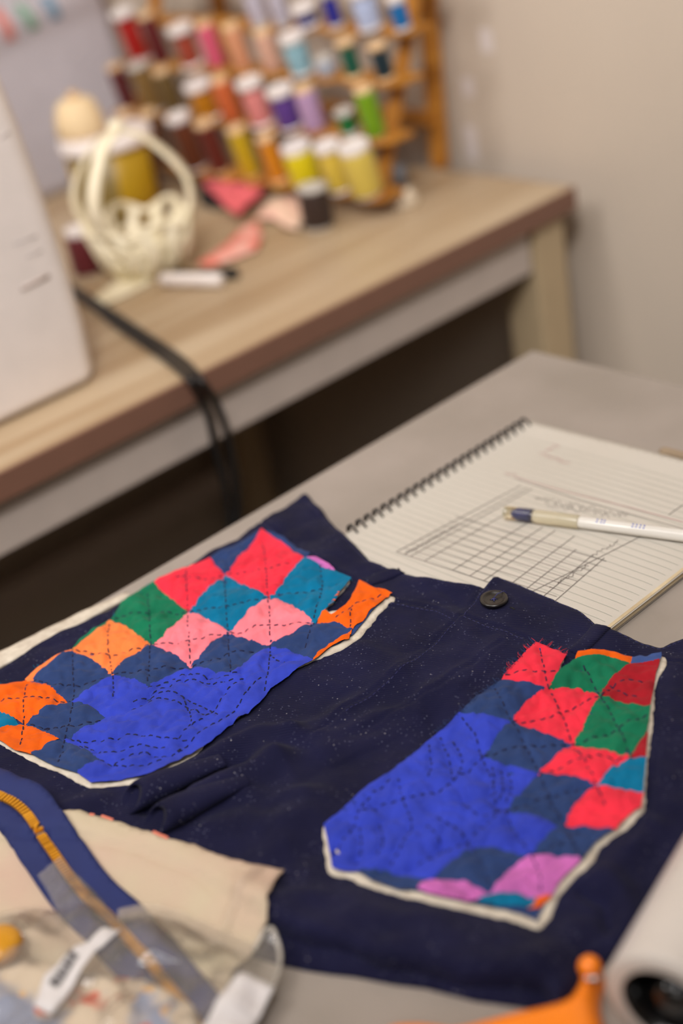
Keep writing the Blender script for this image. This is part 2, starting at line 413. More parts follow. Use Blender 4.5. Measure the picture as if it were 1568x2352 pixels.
ridge([(640, 1752), (760, 1720), (880, 1700), (960, 1660)], 1.5, 10)
ridge([(600, 1720), (660, 1790), (680, 1880)], 1.8, 12)
ridge([(620, 1960), (690, 1900), (730, 1840)], 1.6, 14)
ridge([(820, 2100), (900, 2130), (1040, 2150), (1200, 2160)], 1.8, 14)
ridge([(1364, 2030), (1420, 2046), (1448, 2100), (1430, 2160)], 4, 7)
ridge([(1340, 2052), (1390, 2075), (1400, 2130)], -2.5, 5)
ridge([(1500, 1900), (1440, 1960), (1400, 2010)], 2.5, 10)
ridge([(1545, 1540), (1540, 1700), (1530, 1850)], 1.8, 12)
ridge([(930, 1330), (1000, 1342), (1080, 1350)], 1.2, 8)
ridge([(1000, 1345), (1040, 1370), (1060, 1390)], -1.0, 6)
ridge([(1080, 1450), (1050, 1540), (980, 1600)], 1.2, 10)
ridge([(1150, 1470), (1110, 1530), (1050, 1580)], 1.2, 8)
ridge([(620, 1165), (650, 1220), (720, 1270)], .9, 10)
ridge([(20, 1820), (120, 1850), (230, 1840)], 1.6, 10)
ridge([(780, 2115), (860, 2140), (950, 2140)], -1.2, 9)
ridge([(560, 1600), (640, 1560), (720, 1545)], 1.4, 9)
ridge([(700, 1560), (780, 1580), (860, 1560)], 1.2, 7)
ridge([(840, 1480), (900, 1520), (930, 1580)], 1.1, 8)
ridge([(560, 1820), (620, 1840), (700, 1830)], 1.6, 9)
ridge([(480, 1900), (560, 1880), (640, 1900)], 1.8, 10)
ridge([(420, 1700), (500, 1690), (560, 1660)], 1.3, 8)
ridge([(700, 2060), (800, 2070), (900, 2110), (1010, 2120)], 1.6, 12)
ridge([(1330, 2140), (1290, 2180), (1240, 2200)], 2.2, 12)
ridge([(660, 1950), (700, 2000), (720, 2060)], 1.4, 10)
SEAMS = [SW(p) for p in ([(899, 1383), (950, 1388), (1002, 1398), (1046, 1427)], [(1060, 1420), (1136, 1444), (1207, 1463), (1240, 1480), (1300, 1510)],
         [(1124, 1330), (1056, 1425), (1020, 1452), (975, 1499), (913, 1548), (868, 1588), (790, 1640), (702, 1712)],
         [(596, 1195), (645, 1234), (714, 1280), (838, 1342), (899, 1383)], [(1480, 1512), (1568, 1524), (1650, 1530)],
         [(1150, 1480), (1090, 1530), (1000, 1590), (900, 1650), (840, 1680)], [(1500, 1560), (1515, 1700), (1490, 1850), (1440, 1950)])]
FLY = SEAMS[2]
OVER = SW([(1124, 1330), (1056, 1425), (975, 1499), (868, 1588), (702, 1712), (760, 1760), (950, 1680), (1100, 1560), (1230, 1480), (1420, 1500), (1600, 1500), (1600, 1380), (1372, 1400), (1270, 1340), (1140, 1300)])
def hs(P, fine=True, edge=True):
    z = hb(P)
    if edge:
        d = seg_dist(P, OUTW); z = z-.0042*np.exp(-(d/.0022))
    for pl_, h, wd in RIDGE:
        lo = pl_.min(0)-3*wd; hi = pl_.max(0)+3*wd
        k = np.where((P[:, 0] > lo[0]) & (P[:, 1] > lo[1]) & (P[:, 0] < hi[0]) & (P[:, 1] < hi[1]))[0]
        if len(k): z[k] += h*np.exp(-(seg_dist(P[k], pl_, False)/wd)**2)
    if fine:
        z = z+.0016*nz(P, 26, 3.1)+.0013*nz(P*np.array([1., .6]), 75, 7.7)+.0004*nz(P, 170, 1.7)+.0018*(np.abs(nz(P*np.array([.6, 1.]), 30, 8.8))-.2)*2
        ins = inside(P, OVER); do = seg_dist(P, FLY, False); z = z+np.where(ins, .0014*np.clip(do/.0012, 0, 1)*np.exp(-np.maximum(do-.03, 0)/.01), 0)
        for s_ in SEAMS:
            d = seg_dist(P, s_, False); z = z-.0009*np.exp(-(d/.0009)**2)+.0006*np.exp(-((d-.0028)/.0016)**2)
    return z
sh = thing('shorts', (.45, .45, TZ), 'navy twill shorts laid flat on the grey table with a black waist button', 'shorts')
sheet('front_panel', OUTW, .0019, hs, M_navy, sh, floor=TZ+.0006)
# back layer showing below the hem
BACK = [(600, 2100), (640, 2112), (866, 2170), (1170, 2210), (1272, 2250), (1400, 2130), (1330, 2290), (1290, 2318), (1209, 2304), (1087, 2287), (977, 2259), (894, 2248), (811, 2232), (755, 2226), (700, 2218), (636, 2204), (560, 2180)]
def h_back(P): 
    return TZ+.0035+.0012*nz(P, 40, 1.2)+.0006*nz(P, 90, 4.2)-.0025*np.exp(-seg_dist(P, BACKW)/.002)
BACKW = np.array([at(x, y, TZ+.004)[:2] for x, y in BACK])
sheet('back_panel', BACKW, .003, h_back, M_navy, sh, floor=TZ+.0004)
# rolled openings of the left leg folds
def curl(px, py, r, rot, ln):
    bm = bmesh.new(); c = S(px, py, .0045); d = S(*ln, .006)-c; d = d/np.linalg.norm(d)
    s_ = np.cross(d, (0, 0, 1)); up = np.array((0, 0, 1.))
    inn = []; out = []
    for j in range(9):
        t = j/8; f = 1+.12*math.sin(t*5)
        for lst, rr in ((out, r*1.0), (inn, r*.80)):
            lst.append([bm.verts.new(Vector(c+d*(t*.060+(1-t)**3*(math.sin(a)+1)*rr*.95)+(s_*math.cos(a)*1.2*(1-.3*t)+up*math.sin(a)*.80*(1-.55*t*t))*rr*f-up*(.0045*t*t))) for a in [k*2*math.pi/20 for k in range(20)]])
    for lst, fl in ((out, 0), (inn, 1)):
        for j in range(8):
            for k in range(20):
                q = (lst[j][k], lst[j][(k+1) % 20], lst[j+1][(k+1) % 20], lst[j+1][k]); bm.faces.new(q[::-1] if fl else q)
    for k in range(20): bm.faces.new((out[0][k], inn[0][k], inn[0][(k+1) % 20], out[0][(k+1) % 20]))
    return from_bm('rolled_fold', bm, M_navy, sh)
curl(276, 1846, .0078, 0, (420, 1775)); curl(330, 1900, .0080, 0, (470, 1825))
# belt loops
def h_off(o, hf=None): return lambda P: (hf or hs)(P)+o
for lp in ([(836, 1328), (880, 1311), (914, 1300), (928, 1310), (922, 1316), (890, 1330), (846, 1352)], [(1306, 1500), (1340, 1460), (1368, 1427), (1384, 1432), (1402, 1438), (1376, 1472), (1338, 1516)]):
    LPW = SW(lp); sheet('belt_loop', LPW, .0015, lambda P: hs(P)+.0018-.0008*np.exp(-seg_dist(P, LPW)/.001), M_navy, sh, thick=.002)
# topstitching on the waistband edge, seams and button hole
def dashes(bm, pts, hf, ln=.0022, gap=.0014, r=.00022, lift=.0002, jit=0):
    R = resample(pts, .0003, closed=False); step = int(round((ln+gap)/.0003)); k = int(round(ln/.0003))
    for i in range(0, len(R)-k, step):
        q = np.array([R[i], R[i+k//2], R[i+k]])+np.random.RandomState(i).uniform(-jit, jit, 2)
        z = hf(q)+lift; tube(bm, [(q[0][0], q[0][1], z[0]-r*.7), (q[1][0], q[1][1], z[1]), (q[2][0], q[2][1], z[2]-r*.7)], r, 5)
bm = bmesh.new()
for p in ([(700, 1148), (756, 1204), (796, 1243), (846, 1288), (926, 1320), (1000, 1337), (1100, 1350)], [(1146, 1331), (1200, 1348), (1266, 1373), (1326, 1404), (1368, 1434)], [(1420, 1452), (1518, 1486), (1568, 1470)],
          [(604, 1206), (650, 1246), (712, 1288)], [(900, 1389), (1000, 1405), (1040, 1430)], [(1066, 1428), (1136, 1451), (1205, 1470)], [(1134, 1330), (1066, 1424)], [(1046, 1440), (980, 1506), (918, 1556), (872, 1596), (796, 1648)]):
    bm = bmesh.new(); dashes(bm, SW(p), hs, .002, .0012, .00017, .0001); from_bm('topstitching', bm, M_nthread, sh)
bc = S(1134, 1378, .004); bz = float(hs(np.array([[bc[0], bc[1]]]))[0])
bc = np.array((bc[0], bc[1], bz+.0012))
bm = bmesh.new(); Mb = Matrix.Translation(bc) @ Matrix.Rotation(.04, 4, 'X')
lathe(bm, [(.0001, 0), (.0070, 0), (.0083, .0006), (.0086, .0014), (.0083, .0022), (.0074, .0025), (.0066, .0021), (.0056, .0013), (.0050, .0011), (.0001, .0011)], 48, Mb, capped=False)
button = from_bm('button', bm, M_button, sh); button['label'] = 'black four-hole button on the waistband'
bm = bmesh.new()
for a, b in (((-.0013, -.0013), (.0013, .0013)), ((-.0013, .0013), (.0013, -.0013))):
    tube(bm, [Mb @ Vector((a[0], a[1], .0008)), Mb @ Vector((0, 0, .0019)), Mb @ Vector((b[0], b[1], .0008))], .0004, 6)
tube(bm, [Mb @ Vector((.001, .0008, .0014)), Mb @ Vector((.004, .0005, .0028)), Mb @ Vector((.0085, -.001, .003)), Mb @ Vector((.0095, -.0025, .001))], .00025, 5)
from_bm('button_thread', bm, M_nthread, button)
bm = bmesh.new(); M_hole = mat('eyelet_black', (8, 8, 12), .8)
for dx in (-1, 1):
    for dy in (-1, 1): lathe(bm, [(.0001, .00115), (.00062, .00117)], 10, Mb @ Matrix.Translation((dx*.0014, dy*.0014, .00002)), capped=False)
from_bm('thread_holes', bm, M_hole, button)
bm = bmesh.new(); dashes(bm, SW([(1172, 1402), (1186, 1409), (1196, 1412)]), hs, .004, .0005, .0006, .0002); from_bm('buttonhole', bm, M_hole, sh)
# ------------------------------------------------------------------ quilted patches
COL = {'red': (234, 48, 68), 'teal': (0, 110, 150), 'pink': (250, 128, 140), 'green': (18, 112, 78), 'peach': (250, 130, 66), 'orange': (228, 94, 14), 'navy': (42, 62, 108), 'royal': (50, 66, 182), 'violet': (196, 104, 178), 'dred': (160, 24, 36), 'slate': (62, 84, 140)}
CM = {}; ORDER = list(COL)
for k, c in COL.items():
    CM[k] = mat(k+'_cotton', c, .8, var=tuple(x*.86 for x in c), vscale=60, bump='wave', bscale=430, bstr=.16, sheen=.05, spec=.12)
M_stitch = mat('dark_stitching', (24, 26, 58), .8)
def quilt(root, cells, stitches, batt, seed, frays):
    # join vertices of neighbouring pieces
    Vs = []
    for c, poly in cells:
        for i, p in enumerate(poly): Vs.append([c, i, p])
    flat = [list(p) for c, poly in cells for p in poly]
    used = [False]*len(flat)
    for i in range(len(flat)):
        if used[i]: continue
        g = [j for j in range(i, len(flat)) if not used[j] and math.dist(flat[i], flat[j]) < 7]
        mx = sum(flat[j][0] for j in g)/len(g); my = sum(flat[j][1] for j in g)/len(g)
        for j in g: flat[j] = [mx, my]; used[j] = True
    k = 0; C2 = []
    for c, poly in cells:
        C2.append((c, flat[k:k+len(poly)])); k += len(poly)
    LIFT = .0030
    def W(p): return S(p[0], p[1], LIFT)[:2]
    world = []
    for c, poly in C2:
        pp = np.array(poly, float)
        # soft edges: piecewise curve through the traced points, grown a touch so seams meet
        sm = []
        n = len(pp)
        for i in range(n):
            a, b = pp[i], pp[(i+1) % n]; 
            for t in (0, .25, .5, .75): sm.append(a+(b-a)*t)
        sm = np.array(sm); q = sm.copy(); pin = np.zeros(len(sm), bool)
        for i in range(n):
            u = pp[i]-pp[i-1]; v = pp[(i+1) % n]-pp[i]
            if abs(math.atan2(u[0]*v[1]-u[1]*v[0], u@v)) > math.radians(42): pin[i*4] = True
        for _ in range(3): q = np.where(pin[:, None], sm, (np.roll(q, 1, 0)+2*q+np.roll(q, -1, 0))/4)
        cen = q.mean(0); area2 = 0
        for i in range(len(q)):
            x1, y1 = q[i]; x2, y2 = q[(i+1) % len(q)]; area2 += x1*y2-x2*y1
        d = np.roll(q, -1, 0)-np.roll(q, 1, 0); nn = np.stack([d[:, 1], -d[:, 0]], 1); nn /= np.linalg.norm(nn, axis=1)[:, None]+1e-9
        if area2 < 0: nn = -nn
        q = q+nn*np.where(pin, 3.2, 1.9)[:, None]
        world.append((c, np.array([W(p) for p in q])))
    SL = [np.array([W(p) for p in smooth_line(s_, 5)]) for s_ in stitches]
    BW = np.array([S(p[0], p[1], .0015)[:2] for p in smooth_line(batt, 4, True)])
    def top_from(P, dpoly):
        e_ = sstep(seg_dist(P, BW), .003, .008)
        z = hs(P, edge=False)+.0030-e_*(.0017*np.clip(1-np.abs(nz(P, 62, seed+1))*5, 0, 1)+.0010*np.clip(1-np.abs(nz(P, 130, seed+2))*4, 0, 1))
        z = z+.0022*(1-np.exp(-(dpoly/.005)))+(.3+.7*e_)*.0017*nz(P, 110, seed)*np.clip(dpoly/.003, .2, 1)+.0007*nz(P, 240, seed+3)
        ds = np.full(len(P), 1e9)
        for s_ in SL:
            lo = s_.min(0)-.006; hi = s_.max(0)+.006
            k = np.where((P[:, 0] > lo[0]) & (P[:, 1] > lo[1]) & (P[:, 0] < hi[0]) & (P[:, 1] < hi[1]))[0]
            if len(k): ds[k] = np.minimum(ds[k], seg_dist(P[k], s_, False))
        return z-.0016*np.exp(-(ds/.0026)**2)*np.clip(dpoly/.003, .2, 1)
    bm = bmesh.new()
    for c, poly in world:
        add_sheet(bm, poly, .0016, lambda P: top_from(P, seg_dist(P, poly)), mi=ORDER.index(c))
    und = resample(np.array([S(p[0], p[1], .0015)[:2] for p in smooth_line(batt, 4, True)]), .003); du = np.roll(und, -2, 0)-np.roll(und, 2, 0); nu = np.stack([-du[:, 1], du[:, 0]], 1); nu /= np.linalg.norm(nu, axis=1)[:, None]
    if not inside((und+nu*.002), und).mean() > .5: nu = -nu
    und = und+nu*.0046
    add_sheet(bm, und, .003, lambda P: top_from(P, np.zeros(len(P)))-.0007, mi=ORDER.index('navy'))
    from_bm('patchwork_top', bm, [CM[k] for k in ORDER], root)
    def ztop(P):
        z = np.zeros(len(P)); z[:] = top_from(P, np.full(len(P), .001))
        for c, poly in world:
            k = inside(P, poly)
            if k.any(): z[k] = top_from(P[k], seg_dist(P[k], poly))
        return z
    bm = bmesh.new()
    for s_ in SL: dashes(bm, s_, ztop, .0026, .0024, .00042, .00035, .00025)
    from_bm('quilting_stitches', bm, M_stitch, root)
    def bh(P):
        d = seg_dist(P, BW); return hs(P, edge=False)+.0010+.0006*nz(P, 180, seed+9)-.0007*np.exp(-d/.0012)-.0022*sstep(d, .0055, .0095)
    R = resample(BW, .0022); jn = nz(R, 240, seed+5)*.0011; dd = np.roll(R, -1, 0)-np.roll(R, 1, 0); nn = np.stack([dd[:, 1], -dd[:, 0]], 1); nn /= np.linalg.norm(nn, axis=1)[:, None]
    sheet('batting', R+nn*jn[:, None], .0022, bh, M_batt, root, thick=.0022)
    rnd = random.Random(seed)
    for (x0, y0), (x1, y1), dx, dy, n in frays:
        bm = bmesh.new()
        for i in range(n):
            t = rnd.random(); p = np.array((x0+(x1-x0)*t, y0+(y1-y0)*t)); L_ = rnd.uniform(.4, 1.2); q = p+np.array((dx, dy))*L_*.5+np.array((rnd.uniform(-3, 3), rnd.uniform(-3, 3))); e = p+np.array((dx, dy))*L_+np.array((rnd.uniform(-5, 5), rnd.uniform(-5, 5)))
            tube(bm, [S(*p, .0036), S(*q, .0040), S(*e, .0022+rnd.random()*.001)], .00011, 4)
        from_bm('frayed_threads', bm, CM['teal' if seed == 11 else 'navy'], root)
qa = thing('quilted_patch', tuple(S(380, 1560, 0)), 'patchwork quilted patch with pink and orange squares on the left half of the shorts', 'fabric patch')
LC = [('navy', [(484, 1281), (540, 1249), (598, 1219), (560, 1262), (518, 1318)]),
 ('navy', [(603, 1220), (640, 1231), (712, 1278), (701, 1286), (655, 1252)]),
 ('red', [(603, 1220), (655, 1250), (699, 1285), (676, 1300), (655, 1325), (645, 1350), (615, 1371), (570, 1345), (518, 1318), (560, 1262)]),
 ('red', [(355, 1341), (384, 1322), (428, 1301), (482, 1281), (500, 1300), (513, 1318), (480, 1345), (430, 1404), (395, 1372)]),
 ('teal', [(515, 1320), (570, 1347), (615, 1371), (580, 1395), (522, 1447), (482, 1424), (432, 1404), (480, 1345)]),
 ('teal', [(699, 1286), (730, 1295), (768, 1314), (791, 1322), (804, 1327), (786, 1350), (766, 1379), (741, 1400), (718, 1421), (685, 1395), (650, 1376), (617, 1371), (645, 1348), (668, 1306)]),
 ('violet', [(703, 1280), (737, 1286), (758, 1298), (772, 1313), (766, 1315), (730, 1297)]),
 ('orange', [(806, 1325), (788, 1352), (768, 1379), (741, 1399), (748, 1389), (764, 1371), (784, 1346), (800, 1324)]),
 ('orange', [(825, 1337), (860, 1351), (898, 1362), (867, 1387), (844, 1406), (833, 1425), (806, 1438), (764, 1420), (726, 1421), (745, 1399), (760, 1410), (791, 1392), (806, 1379), (818, 1356)]),
 ('orange', [(806, 1438), (799, 1462), (760, 1477), (740, 1500), (719, 1520), (726, 1502), (745, 1476), (791, 1456)]),
 ('navy', [(615, 1478), (670, 1443), (726, 1421), (764, 1420), (791, 1435), (806, 1440), (791, 1456), (748, 1476), (718, 1519), (687, 1496), (650, 1484)]),
 ('pink', [(617, 1373), (662, 1380), (685, 1395), (718, 1421), (670, 1450), (619, 1477), (570, 1468), (524, 1447), (550, 1420), (569, 1398)]),
 ('pink', [(432, 1405), (487, 1426), (522, 1449), (485, 1462), (462, 1495), (435, 1523), (400, 1498), (349, 1480), (385, 1445)]),
 ('green', [(257, 1419), (280, 1385), (312, 1359), (353, 1341), (395, 1372), (428, 1404), (385, 1442), (345, 1478), (308, 1453), (290, 1432)]),
 ('peach', [(252, 1424), (295, 1440), (320, 1456), (346, 1480), (290, 1506), (257, 1546), (223, 1515), (168, 1497), (200, 1462)]),
 ('green', [(165, 1497), (180, 1475), (200, 1452), (254, 1418), (257, 1424), (215, 1452), (186, 1480)]),
 ('peach', [(58, 1560), (85, 1536), (112, 1520), (134, 1509), (163, 1493), (170, 1499), (140, 1514), (100, 1535), (68, 1563)]),
 ('navy', [(167, 1500), (223, 1515), (255, 1547), (220, 1565), (196, 1582), (167, 1609), (129, 1584), (100, 1570), (69, 1560), (100, 1534), (134, 1514)]),
 ('navy', [(257, 1547), (275, 1518), (290, 1506), (347, 1482), (384, 1493), (410, 1508), (433, 1526), (379, 1551), (339, 1578), (304, 1560)]),
 ('navy', [(436, 1524), (455, 1498), (473, 1480), (522, 1450), (567, 1461), (592, 1474), (618, 1480), (576, 1502), (550, 1530), (531, 1551), (491, 1540)]),
 ('orange', [(60, 1560), (109, 1573), (130, 1588), (152, 1607), (107, 1627), (82, 1640), (58, 1662), (20, 1642), (-25, 1615), (-20, 1580), (20, 1568)]),
 ('teal', [(-60, 1622), (-25, 1615), (0, 1628), (20, 1640), (40, 1661), (0, 1671), (-30, 1680), (-70, 1660)]),
 ('orange', [(-20, 1680), (0, 1671), (49, 1664), (89, 1671), (134, 1696), (103, 1710), (71, 1730), (36, 1725), (0, 1698), (-30, 1690)]),
 ('navy', [(64, 1664), (90, 1632), (110, 1620), (164, 1611), (210, 1620), (243, 1642), (188, 1667), (143, 1697), (103, 1681)]),
 ('navy', [(71, 1732), (98, 1710), (147, 1700), (192, 1714), (228, 1745), (200, 1760), (179, 1777), (129, 1767), (98, 1745)]),
 ('royal', [(257, 1549), (280, 1552), (304, 1560), (339, 1578), (384, 1551), (437, 1526), (482, 1536), (531, 1552), (554, 1524), (576, 1502), (616, 1480), (650, 1486), (687, 1497), (718, 1521), (690, 1540), (626, 1574), (600, 1605), (556, 1645), (520, 1672), (480, 1705), (440, 1730), (400, 1757), (350, 1780), (290, 1788), (240, 1790), (209, 1796), (176, 1776), (228, 1745), (192, 1712), (147, 1696), (188, 1667), (243, 1642), (210, 1618), (167, 1609), (196, 1582), (225, 1565)])]
LS = [[(603, 1235), (610, 1300), (615, 1371), (619, 1425), (619, 1477), (616, 1540), (607, 1590)], [(514, 1325), (518, 1380), (522, 1447), (526, 1500), (531, 1551)], [(428, 1310), (430, 1404), (434, 1460), (435, 1523)],
 [(338, 1362), (343, 1420), (345, 1478), (342, 1530), (340, 1575)], [(250, 1430), (248, 1490), (257, 1546), (260, 1600)], [(167, 1505), (168, 1560), (167, 1609), (160, 1650), (146, 1697), (140, 1735), (130, 1765)], [(60, 1566), (55, 1610), (54, 1662), (45, 1715)],
 [(735, 1300), (738, 1350), (718, 1421), (700, 1480)], [(524, 1318), (600, 1308), (690, 1286)], [(405, 1324), (460, 1328), (513, 1318)], [(434, 1402), (520, 1390), (612, 1372)], [(352, 1478), (430, 1470), (522, 1449)], [(526, 1447), (620, 1434), (716, 1421)],
 [(262, 1418), (345, 1405), (426, 1404)], [(175, 1495), (260, 1498), (344, 1480)], [(262, 1546), (340, 1542), (430, 1526)], [(440, 1524), (520, 1502), (614, 1480)], [(640, 1364), (720, 1352), (780, 1335)], [(75, 1560), (160, 1572), (250, 1548)], [(70, 1663), (150, 1668), (240, 1643)], [(770, 1412), (800, 1395), (840, 1378), (890, 1362)], [(804, 1436), (806, 1400), (812, 1380)], [(0, 1605), (70, 1602), (148, 1608)],
 [(340, 1580), (430, 1548), (500, 1560), (560, 1545)], [(350, 1590), (430, 1562), (498, 1572), (550, 1562)], [(305, 1610), (380, 1590), (450, 1612), (500, 1640)], [(300, 1622), (370, 1604), (440, 1626), (480, 1650)], [(160, 1690), (210, 1700), (300, 1690), (380, 1700), (430, 1700)], [(180, 1706), (250, 1730), (310, 1712), (390, 1722)],
 [(420, 1600), (440, 1660), (410, 1700)], [(560, 1560), (520, 1590), (480, 1640), (440, 1670)], [(600, 1560), (560, 1600), (530, 1640), (470, 1680), (400, 1730)], [(260, 1755), (310, 1730), (380, 1738), (420, 1720)], [(230, 1745), (300, 1760), (380, 1745)], [(620, 1500), (640, 1520), (690, 1520)]]
LB = [(903, 1370), (892, 1386), (862, 1420), (833, 1452), (810, 1471), (768, 1496), (700, 1528), (638, 1563), (612, 1580), (580, 1609), (545, 1641), (504, 1672), (473, 1703), (451, 1725), (420, 1748), (370, 1775), (353, 1788), (312, 1800), (259, 1800), (207, 1808), (143, 1780), (107, 1767), (40, 1731), (0, 1708), (-60, 1690), (-75, 1640), (-60, 1590), (0, 1574), (62, 1559), (165, 1498), (252, 1423), (312, 1362), (357, 1343), (482, 1284), (600, 1222), (699, 1284), (768, 1316), (802, 1328), (768, 1378), (752, 1392), (756, 1404), (790, 1390), (806, 1376), (826, 1342)]
quilt(qa, LC, LS, LB, 11, [((700, 1285), (775, 1315), 4, -8, 10), ((806, 1327), (745, 1396), 6, 5, 14), ((260, 1418), (350, 1342), -6, -8, 20), ((0, 1572), (165, 1495), -4, -5, 16)])
qb = thing('quilted_patch', tuple(S(1150, 1780, 0)), 'mostly royal blue quilted patch with violet corner on the right half of the shorts', 'fabric patch')
RC = [('red', [(1234, 1472), (1264, 1490), (1299, 1508), (1283, 1535), (1281, 1543), (1259, 1575), (1216, 1568), (1151, 1559), (1165, 1540), (1180, 1525)]),
 ('green', [(1323, 1514), (1350, 1507), (1400, 1509), (1444, 1521), (1413, 1543), (1392, 1565), (1375, 1588), (1332, 1579), (1261, 1577), (1283, 1543), (1310, 1530)]),
 ('orange', [(1320, 1516), (1328, 1502), (1386, 1498), (1450, 1507), (1447, 1521), (1400, 1510), (1350, 1508)]),
 ('slate', [(1449, 1518), (1453, 1508), (1518, 1499), (1514, 1512)]),
 ('dred', [(1448, 1519), (1515, 1512), (1504, 1548), (1497, 1592), (1491, 1624), (1444, 1610), (1379, 1592), (1390, 1570), (1404, 1555), (1422, 1535)]),
 ('navy', [(1154, 1559), (1216, 1568), (1259, 1577), (1221, 1592), (1200, 1615), (1176, 1664), (1136, 1650), (1107, 1638), (1053, 1633), (1100, 1592)]),
 ('red', [(1256, 1581), (1280, 1576), (1310, 1574), (1345, 1580), (1377, 1592), (1350, 1637), (1314, 1702), (1265, 1686), (1176, 1664), (1198, 1624), (1221, 1597)]),
 ('green', [(1379, 1592), (1444, 1610), (1491, 1624), (1484, 1682), (1465, 1705), (1448, 1733), (1381, 1720), (1317, 1702), (1350, 1637)]),
 ('dred', [(1486, 1678), (1482, 1743), (1449, 1737), (1465, 1705)]),
 ('navy', [(1176, 1663), (1254, 1682), (1309, 1702), (1270, 1730), (1237, 1770), (1171, 1754), (1110, 1738), (1143, 1688)]),
 ('red', [(1312, 1704), (1370, 1716), (1447, 1738), (1405, 1762), (1370, 1804), (1314, 1782), (1237, 1774), (1270, 1729)]),
 ('teal', [(1447, 1740), (1481, 1743), (1475, 1824), (1436, 1812), (1371, 1807), (1405, 1765)]),
 ('navy', [(1240, 1777), (1303, 1785), (1363, 1804), (1326, 1832), (1295, 1887), (1265, 1888), (1231, 1871), (1157, 1859), (1198, 1812)]),
 ('red', [(1371, 1808), (1436, 1813), (1475, 1824), (1470, 1854), (1436, 1871), (1414, 1901), (1353, 1893), (1295, 1890), (1326, 1835)]),
 ('navy', [(1293, 1892), (1353, 1894), (1411, 1901), (1364, 1931), (1337, 1973), (1281, 1960), (1220, 1959), (1240, 1926), (1276, 1893)]),
 ('navy', [(1082, 1942), (1143, 1945), (1207, 1959), (1165, 1988), (1126, 2043), (1076, 2023), (1004, 2017), (1020, 1990), (1038, 1972)]),
 ('navy', [(815, 1990), (850, 1990), (899, 1998), (982, 2017), (960, 2044), (921, 2045), (866, 2022), (835, 2004)]),
 ('violet', [(955, 2046), (970, 2030), (993, 2018), (1054, 2023), (1121, 2044), (1099, 2066), (1043, 2069), (999, 2063)]),
 ('violet', [(1130, 2045), (1145, 2015), (1171, 1988), (1209, 1962), (1276, 1959), (1334, 1973), (1292, 2014), (1268, 2059), (1231, 2056), (1176, 2043)]),
 ('teal', [(1097, 2067), (1126, 2046), (1176, 2045), (1231, 2057), (1220, 2074), (1165, 2079)]),
 ('orange', [(1213, 2079), (1231, 2060), (1265, 2055), (1258, 2068)]),
 ('royal', [(1057, 1635), (1107, 1638), (1173, 1662), (1143, 1690), (1109, 1738), (1159, 1752), (1231, 1771), (1198, 1810), (1157, 1859), (1231, 1871), (1276, 1893), (1237, 1926), (1218, 1959), (1171, 1950), (1082, 1940), (1043, 1968), (1020, 1995), (988, 2017), (910, 2000), (850, 1990), (789, 1995), (764, 1987), (747, 1898), (789, 1859), (833, 1810), (899, 1776), (955, 1727), (1010, 1677)])]
RS = [[(1060, 1645), (1090, 1690), (1105, 1738), (1130, 1790), (1140, 1858)], [(1136, 1580), (1155, 1620), (1176, 1664), (1210, 1720), (1237, 1770)], [(1240, 1490), (1250, 1540), (1259, 1577), (1290, 1640), (1314, 1702), (1345, 1760), (1370, 1806), (1388, 1850)],
 [(1340, 1530), (1375, 1590), (1410, 1650), (1448, 1734)], [(1176, 1664), (1260, 1650), (1320, 1620), (1377, 1592)], [(1110, 1738), (1200, 1715), (1309, 1702)], [(1237, 1772), (1330, 1750), (1440, 1738)], [(1157, 1859), (1250, 1835), (1368, 1806)], [(1318, 1702), (1400, 1680), (1484, 1640)], [(1240, 1778), (1265, 1840), (1294, 1888), (1320, 1940), (1336, 1970)],
 [(1160, 1860), (1185, 1910), (1216, 1958), (1240, 2010), (1240, 2056)], [(1085, 1942), (1110, 1990), (1126, 2043)], [(1220, 1960), (1290, 1930), (1330, 1900)], [(1380, 1594), (1430, 1560), (1490, 1560)], [(1400, 1570), (1440, 1590), (1480, 1600)],
 [(830, 1860), (920, 1838), (1000, 1820), (1060, 1780), (1110, 1740)], [(915, 1790), (925, 1840), (945, 1890), (925, 1940), (890, 1990)], [(1150, 1855), (1120, 1890), (1060, 1935), (1000, 1960), (940, 1990)], [(760, 1960), (810, 1900), (830, 1850), (900, 1790)], [(1060, 1840), (1100, 1870), (1150, 1860)],
 [(1010, 1690), (1030, 1740), (1040, 1800)], [(985, 1710), (990, 1760), (980, 1800)], [(1130, 1760), (1135, 1800), (1120, 1840)], [(1150, 1765), (1155, 1810), (1140, 1845)], [(1165, 1770), (1175, 1800), (1160, 1840)], [(870, 1890), (880, 1930), (860, 1970)], [(825, 1900), (830, 1940), (815, 1970)], [(1005, 1885), (1040, 1900), (1080, 1935)], [(980, 1900), (1010, 1930), (1020, 1960)], [(1040, 1705), (1060, 1740), (1050, 1790)], [(1160, 1550), (1210, 1540), (1280, 1545)]]
RB = [(1519, 1504), (1531, 1522), (1512, 1560), (1503, 1590), (1500, 1649), (1490, 1732), (1482, 1800), (1480, 1854), (1466, 1873), (1444, 1895), (1411, 1917), (1374, 1950), (1361, 1983), (1322, 2018), (1285, 2055), (1268, 2094), (1240, 2133), (1218, 2126), (1176, 2112), (1099, 2098), (1010, 2087), (938, 2067), (910, 2053), (838, 2030), (805, 2012), (761, 2004), (750, 1987), (743, 1898), (790, 1863), (835, 1814), (901, 1780), (957, 1731), (1012, 1681), (1059, 1639), (1107, 1596), (1156, 1563), (1184, 1529), (1235, 1477), (1293, 1510), (1280, 1548), (1290, 1548), (1322, 1518), (1386, 1503), (1450, 1511)]
